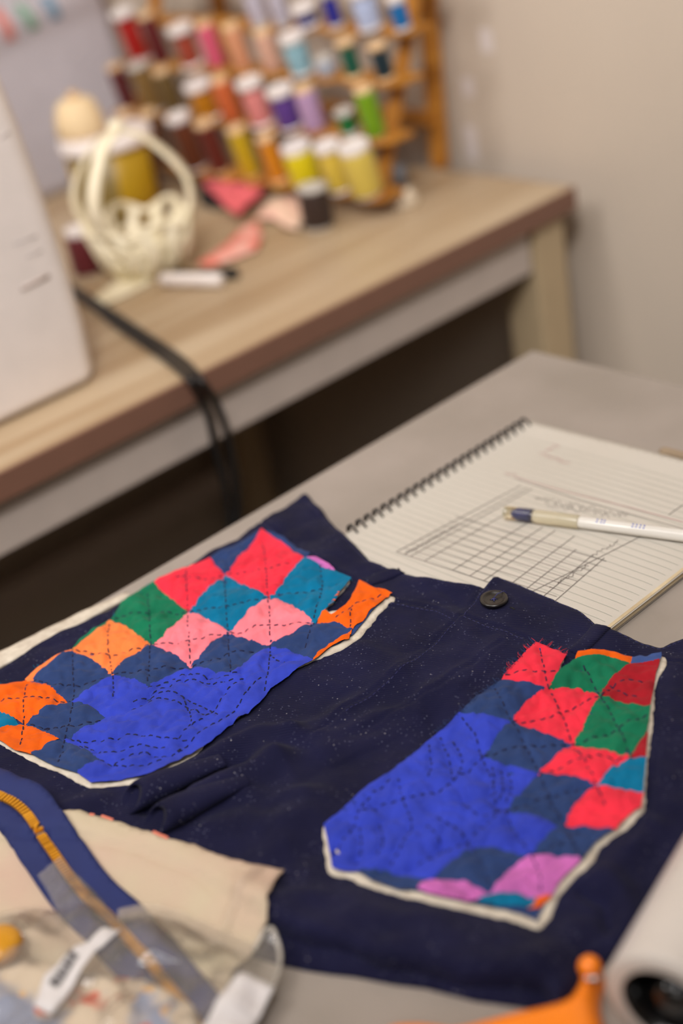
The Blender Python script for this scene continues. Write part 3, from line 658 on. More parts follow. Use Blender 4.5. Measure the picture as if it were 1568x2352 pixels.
quilt(qb, RC, RS, RB, 23, [((1155, 1555), (1232, 1474), -12, -12, 26), ((1236, 1474), (1300, 1507), 10, -9, 24), ((1000, 1685), (1150, 1560), -10, -6, 50), ((1283, 1545), (1320, 1518), -8, -4, 12), ((760, 1890), (1000, 1690), -7, -4, 40)])
bm = bmesh.new(); rnd = random.Random(5)
for i in range(26):
    t = rnd.random(); p = (1160+72*t, 1548-74*t) if i % 2 else (1238+60*t, 1475+32*t); d = (-9, -10) if i % 2 else (9, -9); L_ = rnd.uniform(.5, 1.4)
    tube(bm, [S(*p, .0036), S(p[0]+d[0]*L_*.6+rnd.uniform(-3, 3), p[1]+d[1]*L_*.6, .004), S(p[0]+d[0]*L_+rnd.uniform(-5, 5), p[1]+d[1]*L_, .003)], .00012, 4)
o = from_bm('frayed_threads', bm, CM['red'], qb)
# ------------------------------------------------------------------ pens
def pen(name, p0, p1, label, parts):
    p0 = Vector(p0); p1 = Vector(p1); d = (p1-p0); L_ = d.length
    t = thing(name, tuple(p0), label, 'pen'); q = d.to_track_quat('Z', 'Y').to_matrix().to_4x4(); Mw = Matrix.Translation(p0) @ q
    for pn, prof, m, lab in parts:
        bm = bmesh.new(); lathe(bm, [(max(r, .0001), z) for r, z in prof], 20, Mw, capped=False); o = from_bm(pn, bm, m, t)
        if lab: o['label'] = lab
    return t, Mw
M_clear = mat('clear_plastic', (250, 246, 236), .12, trans=.75, spec=.5)
M_grip = mat('yellowed_rubber', (230, 220, 192), .3, trans=.55)
M_bluep = mat('blue_ink_plastic', (34, 56, 150), .35)
M_blue2 = mat('blue_print', (60, 84, 190), .5)
z0 = TZ+NH+.0048
pp0 = at(1160, 1177, z0); pp1 = at(1580, 1232, z0); dv = (pp1-pp0)/np.linalg.norm(pp1-pp0); pp1 = pp0+dv*.148
PT, Mw = pen('ballpoint_pen', pp0, pp1, 'translucent white ballpoint pen with a blue tip lying on the notebook', [
    ('cap', [(.0046, 0), (.0046, .001), (.0046, .020), (.0040, .021)], mat('pale_clear_cap', (232, 220, 190), .08, trans=.95), 'clear cap'),
    ('tip', [(.0001, .0045), (.0012, .005), (.0031, .009), (.0036, .0185), (.0001, .0186)], M_bluep, 'blue tip'),
    ('grip', [(.0044, .021), (.0047, .024), (.0047, .052), (.0040, .053)], M_grip, 'yellowish rubber grip'),
    ('barrel', [(.0038, .053), (.0040, .054), (.0040, .140), (.0034, .147), (.0001, .148)], mat('milky_barrel', (240, 236, 228), .15, trans=.3), None)])
bm = bmesh.new()
for z in (.066, .069, .071, .090, .0925, .095, .0975):
    c = Mw @ Vector((0, 0, z)); 
    for a in (.3, .7):
        up = np.array((0, 0, 1.)); sd = np.cross(dv, up); pt = np.array(c)+(up*math.sin(1.2*a+.6)+(-sd)*math.cos(1.2*a+.6)*-1)*.00408
        bmesh.ops.create_icosphere(bm, subdivisions=1, radius=.0006, matrix=Matrix.Translation(pt))
from_bm('printed_mark', bm, M_blue2, PT)
q0 = at(1516, 1036, TZ+.005); q1 = at(1640, 1068, TZ+.005); dq = (q1-q0)/np.linalg.norm(q1-q0)
pen('ballpoint_pen', q0, q0+dq*.14, 'tan see-through pen on the grey table at the right edge beyond the notebook', [
    ('barrel', [(.0001, 0), (.0024, .0003), (.0034, .002), (.0038, .006), (.0038, .135), (.0001, .14)], mat('tan_clear_plastic', (190, 168, 140), .2, trans=.5), None),
    ('refill', [(.0001, .006), (.0012, .0065), (.0012, .12), (.0001, .121)], mat('brown_refill', (120, 84, 54), .4), 'brown refill')])
# ------------------------------------------------------------------ foreground: cream lining, floral cloth, zipper, bag, labels
def stack_h(o, amp=.0012, sc_=40, seed=0):
    def f(P):
        k = inside(P, OUTW); base = np.full(len(P), TZ); 
        d = seg_dist(P, OUTW); v = np.where(k, sstep(d, 0, .004), 0)*1.0+np.where(~k, 0, 0)
        out = base+(hs(P)-TZ)*np.where(k, 1, np.exp(-(d/.012)**2)*.55)
        return out+o+amp*(nz(P, sc_, seed)+1)*.5
    return f
fl_h = stack_h(.0012, .0025, 30, 2)
def T(px, py, off=.006): return at(px, py, TZ+off)
M_floral = mat('floral_cotton', (214, 196, 172), .85, spec=.15)
def floral(m):
    nt = m.node_tree; N = nt.nodes; L = nt.links; b = N['Principled BSDF']; tc = [x for x in N if x.type == 'TEX_COORD'][0]
    old = b.inputs['Base Color'].links[0].from_socket
    for sc_, col, lo, hi, sd in ((34, (128, 140, 170), .52, .6, 0), (58, (206, 88, 58), .60, .64, 5), (90, (226, 176, 110), .62, .66, 9)):
        n = N.new('ShaderNodeTexNoise'); n.noise_dimensions = '4D'; n.inputs['W'].default_value = sd; n.inputs['Scale'].default_value = sc_; n.inputs['Detail'].default_value = 2; L.new(tc.outputs['Object'], n.inputs['Vector'])
        mr = N.new('ShaderNodeMapRange'); mr.inputs[1].default_value = lo; mr.inputs[2].default_value = hi; L.new(n.outputs[0], mr.inputs[0])
        mx = N.new('ShaderNodeMix'); mx.data_type = 'RGBA'; L.new(mr.outputs[0], mx.inputs[0]); L.new(old, mx.inputs[6]); mx.inputs[7].default_value = (*lin(col), 1); old = mx.outputs[2]
    L.new(old, b.inputs['Base Color'])
floral(M_floral)
FL = [(-120, 2190), (0, 2205), (90, 2195), (200, 2230), (330, 2240), (440, 2300), (470, 2420), (300, 2520), (-120, 2520)]
sheet_fl = sheet('floral_cloth', np.array([T(x, y, .012)[:2] for x, y in FL]), .004, stack_h(.0082, .002, 40, 8), M_floral, None, thick=.0008)
tag(sheet_fl, 'red, orange and blue-grey floral cotton under the plastic bag at bottom left', 'fabric')
CR = [(120, 1868), (160, 1866), (196, 1867), (222, 1874), (250, 1879), (285, 1890), (312, 1902), (350, 1916), (388, 1929), (418, 1931), (446, 1937), (470, 1950), (496, 1962), (530, 1974), (567, 1985), (612, 1992), (652, 2000), (642, 2022), (634, 2048), (628, 2070), (619, 2092), (622, 2104), (614, 2122), (600, 2140), (594, 2152), (571, 2179), (540, 2200), (510, 2260), (480, 2330), (470, 2440), (300, 2500), (-140, 2500), (-160, 2000), (-100, 1880), (-20, 1850), (60, 1856)]
CRW = np.array([T(x, y, .009)[:2] for x, y in CR])
cfold = np.array([T(x, y, .009)[:2] for x, y in [(590, 2005), (560, 2050), (528, 2090), (500, 2140)]])
cr0 = stack_h(.0034, .0012, 30, 4)
def cr_h(P):
    d = seg_dist(P, cfold, False); e = seg_dist(P, CRW)
    return cr0(P)+.0030*np.exp(-(d/.0024)**2)-.0014*np.exp(-((d-.005)/.003)**2)+.0007*nz(P, 90, 3)*np.exp(-e/.02)+.0012*np.exp(-e/.002)*nz(P, 150, 6)
crm = sheet('lining_fabric', resample(CRW, .003)+np.array([(a, b) for a, b in zip(nz(resample(CRW, .003), 300, 1)*.0007, nz(resample(CRW, .003), 300, 2)*.0007)]), .003, cr_h, M_cream, None, thick=.0007)
tag(crm, 'cream cotton piece with ragged edge lying over the left leg of the shorts', 'fabric')
# red print showing at the cut edge
bm = bmesh.new()
for a, b in (((232, 1873), (258, 1880)), ((352, 1914), (386, 1928)), ((205, 1868), (216, 1871))):
    A_ = T(*a, .0095); B_ = T(*b, .0095); strip = [A_[:2], B_[:2]]; bm = bmesh.new(); strip_on(bm, strip, .0016, cr_h, .0003); o = from_bm('printed_edge', bm, MATS.get('faded_red_print') or mat('faded_red_print', (214, 120, 96), .8), crm); o['label'] = 'faded red print on the cut edge'
# zipper
ZT = [(-60, 1800), (0, 1829), (30, 1843), (54, 1862), (72, 1884), (89, 1911), (104, 1934), (120, 1956), (150, 2000), (175, 2034), (203, 2066), (232, 2092), (263, 2120), (300, 2165), (336, 2201), (365, 2240), (392, 2275), (420, 2308), (447, 2348), (480, 2400)]
def zbase(P): return cr0(P)+.0022+.0010*np.sin(P[:, 0]*60)
zc = np.array([on_h(x, y, lambda P: zbase(P))[:2] for x, y in smooth_line(ZT, 4)])
R = resample(zc, .002, closed=False); D = np.gradient(R, axis=0); D /= np.linalg.norm(D, axis=1)[:, None]; NN = np.stack([-D[:, 1], D[:, 0]], 1)
def zw(i):
    return .0155
zp = thing('zipper', (R[0][0], R[0][1], TZ), 'royal blue zipper with brass teeth running under the clear bag at bottom left', 'zipper')
L1 = [tuple(R[i]+NN[i]*.0022) for i in range(len(R))]; L2 = [tuple(R[i]+NN[i]*zw(i)) for i in range(len(R))]
M_ztape = mat('blue_zip_tape', (22, 36, 92), .75, var=(19, 31, 82), vscale=30, bump='wave', bscale=350, bstr=.2)
sheet('tape', [np.array(p) for p in L1+L2[::-1]], .003, lambda P: zbase(P)+.0006*nz(P, 60, 1), M_ztape, zp, thick=.0007)
L1 = [tuple(R[i]-NN[i]*.0022) for i in range(len(R))]; L2 = [tuple(R[i]-NN[i]*zw(i)) for i in range(len(R))]
sheet('tape', [np.array(p) for p in L1+L2[::-1]], .003, lambda P: zbase(P)+.0006*nz(P, 60, 1), M_ztape, zp, thick=.0007)
bm = bmesh.new(); R2 = resample(zc, .00075, closed=False); D2 = np.gradient(R2, axis=0); D2 /= np.linalg.norm(D2, axis=1)[:, None]; zz = zbase(R2)
for i in range(0, len(R2), 3):
    n_ = np.array((-D2[i][1], D2[i][0])); c = R2[i]
    Mx = Matrix(((D2[i][0], n_[0], 0, c[0]), (D2[i][1], n_[1], 0, c[1]), (0, 0, 1, zz[i]+.0006), (0, 0, 0, 1)))
    vs = bmesh.ops.create_cube(bm, size=1)['verts']
    for v in vs: v.co = Mx @ Vector((v.co.x*.0014, v.co.y*.0050, v.co.z*.0018))
tt = from_bm('teeth', bm, mat('brass', (226, 160, 40), .35, metal=.6), zp, False); tt['label'] = 'brass teeth'
# plastic bag
BG = [(76, 1983), (100, 1962), (129, 1941), (152, 1966), (179, 1992), (214, 2028), (241, 2060), (262, 2078), (290, 2070), (321, 2062), (357, 2067), (402, 2082), (446, 2103), (490, 2122), (520, 2138), (575, 2160), (612, 2124), (626, 2130), (636, 2165), (636, 2200), (626, 2222), (608, 2262), (585, 2310), (560, 2400), (500, 2520), (-140, 2520), (-160, 2200), (-60, 2080), (60, 2052), (120, 2062), (100, 2020)]
BGW = np.array([T(x, y, .016)[:2] for x, y in BG])
bg0 = stack_h(0, 0, 1, 0)
def bag_h(P):
    e = seg_dist(P, BGW)
    return bg0(P)+.0078+.009*(1-np.exp(-e/.02))+.0045*nz(P, 26, 5)*(1-np.exp(-e/.01))+.0030*(np.abs(nz(P, 60, 8))-.2)*(1-np.exp(-e/.006))*2+.0006*nz(P, 150, 3)
bag = thing('plastic_bag', tuple(T(300, 2200, 0)), 'clear crinkled plastic bag over the cream cloth and zipper at bottom left', 'bag')
M_film = film('clear_film', dens=.12); sheet('film', BGW, .003, bag_h, M_film, bag)
bm = bmesh.new(); seal = [T(x, y, .016)[:2] for x, y in [(262, 2078), (321, 2066), (357, 2071), (402, 2086), (446, 2107), (490, 2126), (575, 2164)]]
strip_on(bm, seal, .009, lambda P: bag_h(P), .0008, n=6); from_bm('sealed_edge', bm, film('seal_film', (190, 176, 160), .38), bag)
rim = [T(x, y, .016) for x, y in [(575, 2160), (600, 2132), (622, 2126), (634, 2150), (638, 2180), (630, 2215), (612, 2250)]]
bm = bmesh.new(); tube(bm, [(p[0], p[1], float(bag_h(np.array([p[:2]]))[0])+.001) for p in smooth_line(rim, 4)], .0012, 8); from_bm('rolled_edge', bm, film('rim_film', (220, 212, 200), .4), bag)
M_label = mat('white_label', (206, 201, 200), .6); M_print = mat('black_print', (50, 46, 48), .7)
def lab_h(o): return lambda P: bag_h(P)*0+TZ+o+.0008*nz(P, 50, 1)
l1 = [(223, 2091), (263, 2089), (240, 2118), (210, 2149), (180, 2195), (147, 2240), (103, 2293), (63, 2271), (75, 2240), (89, 2208), (125, 2172), (165, 2138), (192, 2126)]
l1w = np.array([T(x, y, .026)[:2] for x, y in l1]); lh = lambda P: bag_h(P)+.0012
lbl = thing('paper_label', tuple(T(150, 2200, .02)), 'white barcode label on the bag, left of the zipper', 'label', 'paper labels on the plastic bag')
sheet('paper', l1w, .003, lh, M_label, lbl, thick=.0003)
bm = bmesh.new(); a0, a1 = np.array((150., 2152.)), np.array((98., 2222.)); pr = np.array((18., 11.))
for i in range(15):
    c = a0+(a1-a0)*i/14; wd = (.0007, .0012, .0005, .0009)[i % 4]
    strip_on(bm, [T(*(c-pr*.0), .026)[:2], T(*(c+pr), .026)[:2]], wd, lh, .0005, n=4)
scr = [T(118+random.uniform(-2, 2)+i*3.0, 2232-i*4.2, .026)[:2] for i in range(14)]
strip_on(bm, scr, .0006, lh, .0005, n=1)
from_bm('barcode', bm, M_print, lbl)
l2 = [(540, 2196), (580, 2203), (618, 2214), (612, 2230), (598, 2250), (585, 2277), (560, 2314), (530, 2360), (500, 2410), (420, 2400), (446, 2352), (470, 2310), (491, 2263), (515, 2225)]
l2w = np.array([T(x, y, .024)[:2] for x, y in l2]); lb2 = thing('paper_label', tuple(T(540, 2280, .02)), 'larger white label at the right-hand end of the plastic bag', 'label', 'paper labels on the plastic bag')
sheet('paper', l2w, .003, lambda P: bag_h(P)+.0012, M_label, lb2, thick=.0003)
bm = bmesh.new()
for y in (2240, 2262, 2284, 2306): strip_on(bm, [T(580-(y-2240)*.5-30, y-12, .024)[:2], T(580-(y-2240)*.5, y, .024)[:2]], .0006, lh, .0005, n=3)
from_bm('faint_print', bm, mat('grey_print', (196, 190, 192), .7), lb2)
bm = bmesh.new()
for (x0, y0, x1, y1, n) in ((248, 2306, 296, 2252, 22), (240, 2296, 286, 2242, 20), (296, 2236, 330, 2190, 16), (60, 2095, 36, 2080, 6), (2, 2110, 34, 2090, 8), (86, 2062, 116, 2048, 8)):
    p0 = np.array((x0, y0), float); p1 = np.array((x1, y1), float)
    bm = bmesh.new(); strip_on(bm, [T(*(p0+(p1-p0)*i/n+np.array((random.uniform(-4, 4), random.uniform(-4, 4)))), .024)[:2] for i in range(n+1)], .0005, lh, -.0004, n=2); from_bm('printed_text', bm, MATS.get('bag_print') or mat('bag_print', (92, 62, 56), .6), bag)
# amber button under the bag at the left edge
gp = T(-6, 2170, .014); ab = thing('amber_button', tuple(gp), 'amber yellow domed button inside the bag at the left edge of the picture', 'button')
bm = bmesh.new(); lathe(bm, [(.0001, -.004), (.010, -.004), (.012, -.002), (.012, .0005), (.009, .003), (.004, .0042), (.0001, .0044)], 28, Matrix.Translation(gp+np.array((0, 0, .001))), capped=False)
from_bm('dome', bm, mat('amber_plastic', (214, 150, 30), .25, trans=.2), ab)
bm = bmesh.new(); lathe(bm, [(.0105, -.0035), (.0128, -.003), (.0130, -.001), (.0118, .0004)], 28, Matrix.Translation(gp+np.array((0, 0, .001))), capped=False); from_bm('rim', bm, mat('brown_rim', (150, 100, 40), .35), ab)
# cream strip on the table edge left of the shorts
cs = sheet('fabric_strip', np.array([T(x, y, .002)[:2] for x, y in [(-60, 1530), (0, 1496), (70, 1462), (150, 1422), (230, 1386), (292, 1360), (300, 1368), (240, 1400), (150, 1450), (60, 1500), (-60, 1560)]]), .003, lambda P: TZ+.0022+.0008*nz(P, 90, 3), M_batt, None, thick=.0018)
tag(cs, 'narrow cream cloth strip between the shorts and the table edge at left', 'fabric')
# ------------------------------------------------------------------ white roll and orange handle, bottom right
M_roll = mat('white_roll_sheet', (200, 192, 184), .4, var=(193, 185, 177), vscale=20, spec=.4)
RR = .0270
rc = at(1532, 2316, TZ+RR)                      # centre of the near end
rd = on_plane(1708, 1980, (0, 0, TZ+RR), (0, 0, 1))-rc; rd = rd/np.linalg.norm(rd)

rz_ = Vector(rd).to_track_quat('Z', 'Y').to_matrix().to_4x4(); MR = Matrix.Translation(Vector(rc)) @ rz_
roll = thing('paper_roll', (rc[0], rc[1], TZ), 'white roll with a black hollow core at the bottom right corner', 'roll')
bm = bmesh.new(); lathe(bm, [(.0192, .0), (.0256, -.0003), (.0267, .0008), (RR, .002), (RR, .215), (.0264, .217), (.0192, .217)], 64, MR, capped=False)
from_bm('roll_sheet', bm, M_roll, roll)
bm = bmesh.new(); lathe(bm, [(.0194, .216), (.0194, .012), (.0194, .0012), (.0190, .0006), (.0182, .0012), (.0176, .020), (.0150, .030), (.0112, .026), (.0098, .008), (.0080, .0035), (.0045, .0012), (.0001, .0006)], 48, MR, capped=False)
o = from_bm('core', bm, mat('glossy_black_core', (16, 15, 15), .16, spec=.8), roll); o['label'] = 'black hollow core'
bm = bmesh.new(); 
for (a, zz_, l_) in ((.2, .05, .006), (.5, .10, .005), (-.1, .085, .004), (.35, .135, .005), (.1, .03, .003), (-.3, .12, .004)):
    ang = math.pi*.5+a*2
    p = [MR @ Vector((math.cos(ang+k*.06)*(RR+.0001), math.sin(ang+k*.06)*(RR+.0001), zz_+k*l_*.3)) for k in range(4)]
    bm = bmesh.new(); tube(bm, p, .0006, 5); from_bm('faint_print', bm, MATS.get('pale_pink_print') or mat('pale_pink_print', (224, 178, 168), .6), roll)
OR = [(840, 2380), (877, 2352), (900, 2341), (921, 2336), (966, 2333), (1010, 2337), (1032, 2341), (1054, 2339), (1100, 2329), (1143, 2320), (1190, 2311), (1231, 2304), (1268, 2296), (1298, 2284), (1312, 2266), (1322, 2248), (1325, 2232), (1320, 2214), (1317, 2204), (1325, 2191), (1340, 2184), (1360, 2186), (1376, 2198), (1383, 2214), (1386, 2232), (1380, 2250), (1376, 2275), (1378, 2310), (1390, 2360), (1400, 2440), (1300, 2500), (1100, 2520), (900, 2500), (820, 2440)]
ORW = np.array([T(x, y, .010)[:2] for x, y in smooth_line(OR, 3, True)])
orc = ORW.mean(0); M_or = mat('orange_plastic', (240, 128, 14), .3, spec=.6)
hd = thing('utility_tool', (orc[0], orc[1], TZ), 'orange plastic tool handle with a rounded knob beside the white roll, bottom right', 'tool')
sheet('handle', ORW, .0016, lambda P: TZ+.004+.0095*(1-np.exp(-seg_dist(P, ORW)/.0035))+.0012*np.sin(P[:, 0]*90), M_or, hd, floor=TZ+.0006)
kp = T(1352, 2204, .016); bm = bmesh.new(); bmesh.ops.create_uvsphere(bm, u_segments=20, v_segments=12, radius=.0052, matrix=Matrix.Translation(kp-np.array((0, 0, .0045)))); from_bm('knob', bm, M_or, hd)
p0 = Vector(T(1352, 2249, .016)); p1 = Vector(T(1378, 2247, .016)); bm = bmesh.new(); tube(bm, [p0, p1], .0013, 10); tube(bm, [p0, p0+(p0-p1).normalized()*.0012], .002, 10)
from_bm('pin', bm, mat('steel_pin', (190, 190, 190), .25, metal=1), hd)
# ------------------------------------------------------------------ cables hanging from the sewing table
def tz(px, py, h): return at(px, py, TZ+h)
def fr(px, py): return on_plane(px, py, (0, SY0-.006, 0), (0, 1, 0))
def cable(name, top, front, down, r, label):
    pts = [tz(x, y, .004) for x, y in top]+[fr(x, y)+np.array((0, 0, 0)) for x, y in front]
    last = pts[-1]
    for i, z in enumerate(down): pts.append(np.array((last[0]+.008*(i+1), last[1]+.004, z)))
    P = smooth_line(pts, 6); bm = bmesh.new(); tube(bm, P, r, 10); o = from_bm(name, bm, M_black); return tag(o, label, 'cable', 'black cables over the table edge')
cable('power_cable', [(150, 662), (215, 703), (262, 742), (320, 782), (372, 818), (412, 850), (440, 878)], [(462, 915), (480, 962), (492, 1020), (512, 1100), (526, 1170), (538, 1250)], [.4, .25, .1, .006], .0036, 'black cable draped over the table edge, left one of the pair')
cable('power_cable', [(156, 655), (222, 696), (275, 730), (335, 770), (390, 806), (435, 842), (465, 878)], [(492, 918), (512, 962), (526, 1020), (540, 1100), (546, 1170), (552, 1250)], [.4, .25, .1, .006], .0036, 'black cable draped over the table edge, right one of the pair')
# ------------------------------------------------------------------ sewing machine
sm = thing('sewing_machine', (.45, 1.17, TZ), 'white sewing machine standing on the wooden table at the left edge', 'sewing machine')
MY = 1.086
bm = bmesh.new()
sec = []
def sect(z, x1, x0, y0, y1, rr):
    pts = []
    for cx, cy, a0 in ((x1-rr, y1-rr, 0), (x0+rr, y1-rr, 90), (x0+rr, y0+rr, 180), (x1-rr, y0+rr, 270)):
        for k in range(7):
            a = math.radians(a0+15*k); pts.append(bm.verts.new((cx+rr*math.cos(a), cy+rr*math.sin(a), z)))
    return pts
zs = [(.744, .600, .018), (.750, .606, .020), (.80, .607, .020), (.86, .606, .022), (.92, .603, .024), (.98, .599, .026), (1.02, .594, .028), (1.045, .588, .03), (1.055, .576, .03)]
prev = None
for z, x1, rr in zs:
    s_ = sect(z, x1, .42, MY, MY+.17, rr)
    if prev: 
        for k in range(len(s_)): bm.faces.new((prev[k], prev[(k+1) % len(s_)], s_[(k+1) % len(s_)], s_[k]))
    else: bm.faces.new(s_[::-1])
    prev = s_
bm.faces.new(prev)
from_bm('pillar', bm, M_white, sm)
bm = bmesh.new(); box(bm, (.12, MY+.004, .748), (.50, MY+.166, .82), .012, 4); from_bm('bed', bm, M_white, sm)
bm = bmesh.new(); box(bm, (.12, MY+.02, .95), (.50, MY+.15, 1.05), .02, 4); from_bm('arm', bm, M_white, sm)
bm = bmesh.new(); box(bm, (.12, MY+.03, .86), (.20, MY+.14, .96), .015, 3); from_bm('needle_head', bm, M_white, sm)
bm = bmesh.new(); lathe(bm, [(.0001, 0), (.027, 0), (.031, .004), (.031, .016), (.026, .020), (.0001, .021)], 36, Matrix.Translation((.592, MY+.085, .905)) @ Matrix.Rotation(math.pi/2, 4, 'Y'), capped=False); from_bm('handwheel', bm, M_white, sm)
M_groove = mat('machine_groove', (184, 168, 160), .6)
def mf(px, py):
    p = on_plane(px, py, (0, MY, 0), (0, 1, 0)); p[0] = min(p[0], .579); return p
a = mf(48, 664); b = mf(146, 618); bm = bmesh.new(); tube(bm, [(a[0], MY+.0004, a[2]), (b[0], MY+.0004, b[2])], .0022, 8); from_bm('slot', bm, M_groove, sm)
bm = bmesh.new()
for (x0, y0, x1, y1) in ((30, 562, 84, 542), (0, 318, 55, 292), (60, 590, 100, 574)):
    a = mf(x0, y0); b = mf(x1, y1); tube(bm, [(a[0], MY+.0002, a[2]), (b[0], MY+.0002, b[2])], .0009, 6)
from_bm('panel_marks', bm, mat('pale_grey_mark', (190, 180, 176), .6), sm)
for x in (.14, .57):
    for y in (MY+.02, MY+.14):
        bm = bmesh.new(); lathe(bm, [(.008, TZ), (.008, TZ+.006)], 16, Matrix.Translation((x, y, 0))); from_bm('rubber_foot', bm, M_black, sm)
# ------------------------------------------------------------------ wooden thread rack
K = .48; X0 = 1.037; RY0, RY1 = 1.172, 1.655; LY0, LY1 = 1.138, 1.665
def px_x(z): return X0+(z-TZ)*K
rk = thing('thread_rack', (X0+.05, 1.42, TZ), 'honey-coloured wooden easel rack full of thread spools, leaning by the right wall', 'rack')
def beam(name, a, b, wy, th, m, parent):
    a = Vector(a); b = Vector(b); d = (b-a).normalized(); n = Vector((d.z, 0, -d.x)) if abs(d.y) < .5 else Vector((1, 0, 0)); s_ = d.cross(n).normalized()
    bm = bmesh.new(); vs = bmesh.ops.create_cube(bm, size=1)['verts']; L_ = (b-a).length
    for v in vs: v.co = a+d*((v.co.x+.5)*L_)+n*(v.co.y*th)+s_*(v.co.z*wy)
    bmesh.ops.bevel(bm, geom=bm.edges[:], offset=.002, segments=2, affect='EDGES')
    return from_bm(name, bm, m, parent, False)
ZT_ = 1.10
for y in (RY0, RY1): beam('side_rail', (px_x(TZ+.004)+.012, y, TZ+.008), (px_x(ZT_)+.012, y, ZT_), .015, .014, M_pine, rk)
beam('top_rail', (px_x(ZT_)+.012, RY0, ZT_-.008), (px_x(ZT_)+.012, RY1, ZT_-.008), .02, .014, M_pine, rk)
rowz = [.768, .824, .880, .928, .984]
for z in rowz:
    # ledge with a scalloped front edge
    n = 110; bm = bmesh.new(); tp = []; bt = []
    for i in range(n+1):
        y = LY0+(LY1-LY0)*i/n; sc_ = abs(math.sin((y-LY0)/.0495*math.pi)); xf = px_x(z)-.018-.016*sc_; xb = px_x(z)+.012
        tp.append([bm.verts.new((xf, y, z-.0008)), bm.verts.new((xb, y, z-.0008))]); bt.append([bm.verts.new((xf, y, z-.0060)), bm.verts.new((xb, y, z-.0060))])
    for i in range(n):
        bm.faces.new((tp[i][0], tp[i][1], tp[i+1][1], tp[i+1][0])); bm.faces.new((bt[i][1], bt[i][0], bt[i+1][0], bt[i+1][1]))
        bm.faces.new((tp[i+1][0], bt[i+1][0], bt[i][0], tp[i][0])); bm.faces.new((tp[i][1], bt[i][1], bt[i+1][1], tp[i+1][1]))
    for j in (0, n): bm.faces.new((tp[j][0], bt[j][0], bt[j][1], tp[j][1]))
    bmesh.ops.recalc_face_normals(bm, faces=bm.faces[:]); from_bm('scalloped_ledge', bm, M_pine, rk, False)
for y in (RY0+.045, RY1-.045): beam('rear_leg', (1.200, y, TZ), (px_x(ZT_-.03)+.03, y, ZT_-.03), .022, .014, M_pine, rk)
beam('rear_brace', (1.198, RY0+.045, .80), (1.198, RY1-.045, .80), .012, .02, M_pine, rk)
# spools: (cap px, bottom px, body radius mm, cap radius mm, cap kind, colour, label)
M_caps = {'w': M_cap, 'c': M_capc, 'g': M_capg}
def spool(cap, bot, rb, rcap, kind, col, label, row, onrack=True, bodyfrac=None):
    name = 'thread_spool'
    if onrack:
        n = (1, 0, -K); p = on_plane(*bot, (X0-.020, 0, TZ), n); z = rowz[row]
        p = np.array((px_x(z)-.020, p[1], z))
        al = math.radians(11)
    else:
        p = at(*bot, TZ); al = 0
    up = Vector((-math.sin(al), 0, math.cos(al)))
    # height so that the cap reaches its pixel row
    def pr(q):
        v = AX @ (np.array(q)-CAM); return 1176-F*v[1]/v[2]
    hgt = .02
    while pr(p+np.array(up)*hgt) > cap[1] and hgt < .075: hgt += .0005
    Mx = Matrix.Translation(p) @ Matrix.Rotation(-al, 4, 'Y')
    t = bpy.data.objects.new(name, None); sc.collection.objects.link(t); t.location = p; t.rotation_euler = (0, -al, 0); tag(t, label, 'thread spool', 'thread spools on the wooden rack' if onrack else None)
    t.empty_display_size = .02
    rb *= .00114; rcap *= .00112; ct = .0045 if kind != 'w' else .0085
    bm = bmesh.new(); lathe(bm, [(.0001, .003), (rb*.96, .003), (rb, .006), (rb*1.02, hgt*.5), (rb, hgt-ct-.003), (rb*.95, hgt-ct), (.0001, hgt-ct)], 24, None, capped=False)
    mc = MATS.get('thread_%d_%d_%d' % col) or mat('thread_%d_%d_%d' % col, col, .55, var=tuple(x*.85 for x in col), vscale=400, sheen=.1, stretch=(.3, .3, 6))
    from_bm('thread', bm, mc, t, local=True)
    bm = bmesh.new()
    prof = [(.0001, hgt-ct), (rcap*.97, hgt-ct), (rcap, hgt-ct+.001), (rcap, hgt-.001), (rcap*.93, hgt), (rcap*.35, hgt), (rcap*.3, hgt-.0015), (.0001, hgt-.0015)] if kind == 'w' else [(.0001, hgt-ct-.003), (rb*.9, hgt-ct-.003), (rcap, hgt-ct+.001), (rcap*.95, hgt), (rcap*.3, hgt), (rcap*.25, hgt-.002), (.0001, hgt-.002)]
    lathe(bm, prof, 24, None, capped=False); from_bm('spool_cap', bm, M_caps[kind], t, local=True)
    bm = bmesh.new(); lathe(bm, [(.0001, 0), (rcap*.95, 0), (rcap*.95, .0022), (rb*.9, .0045), (.0001, .0045)], 24, None, capped=False); from_bm('spool_base', bm, M_caps[kind], t, local=True)
    return t
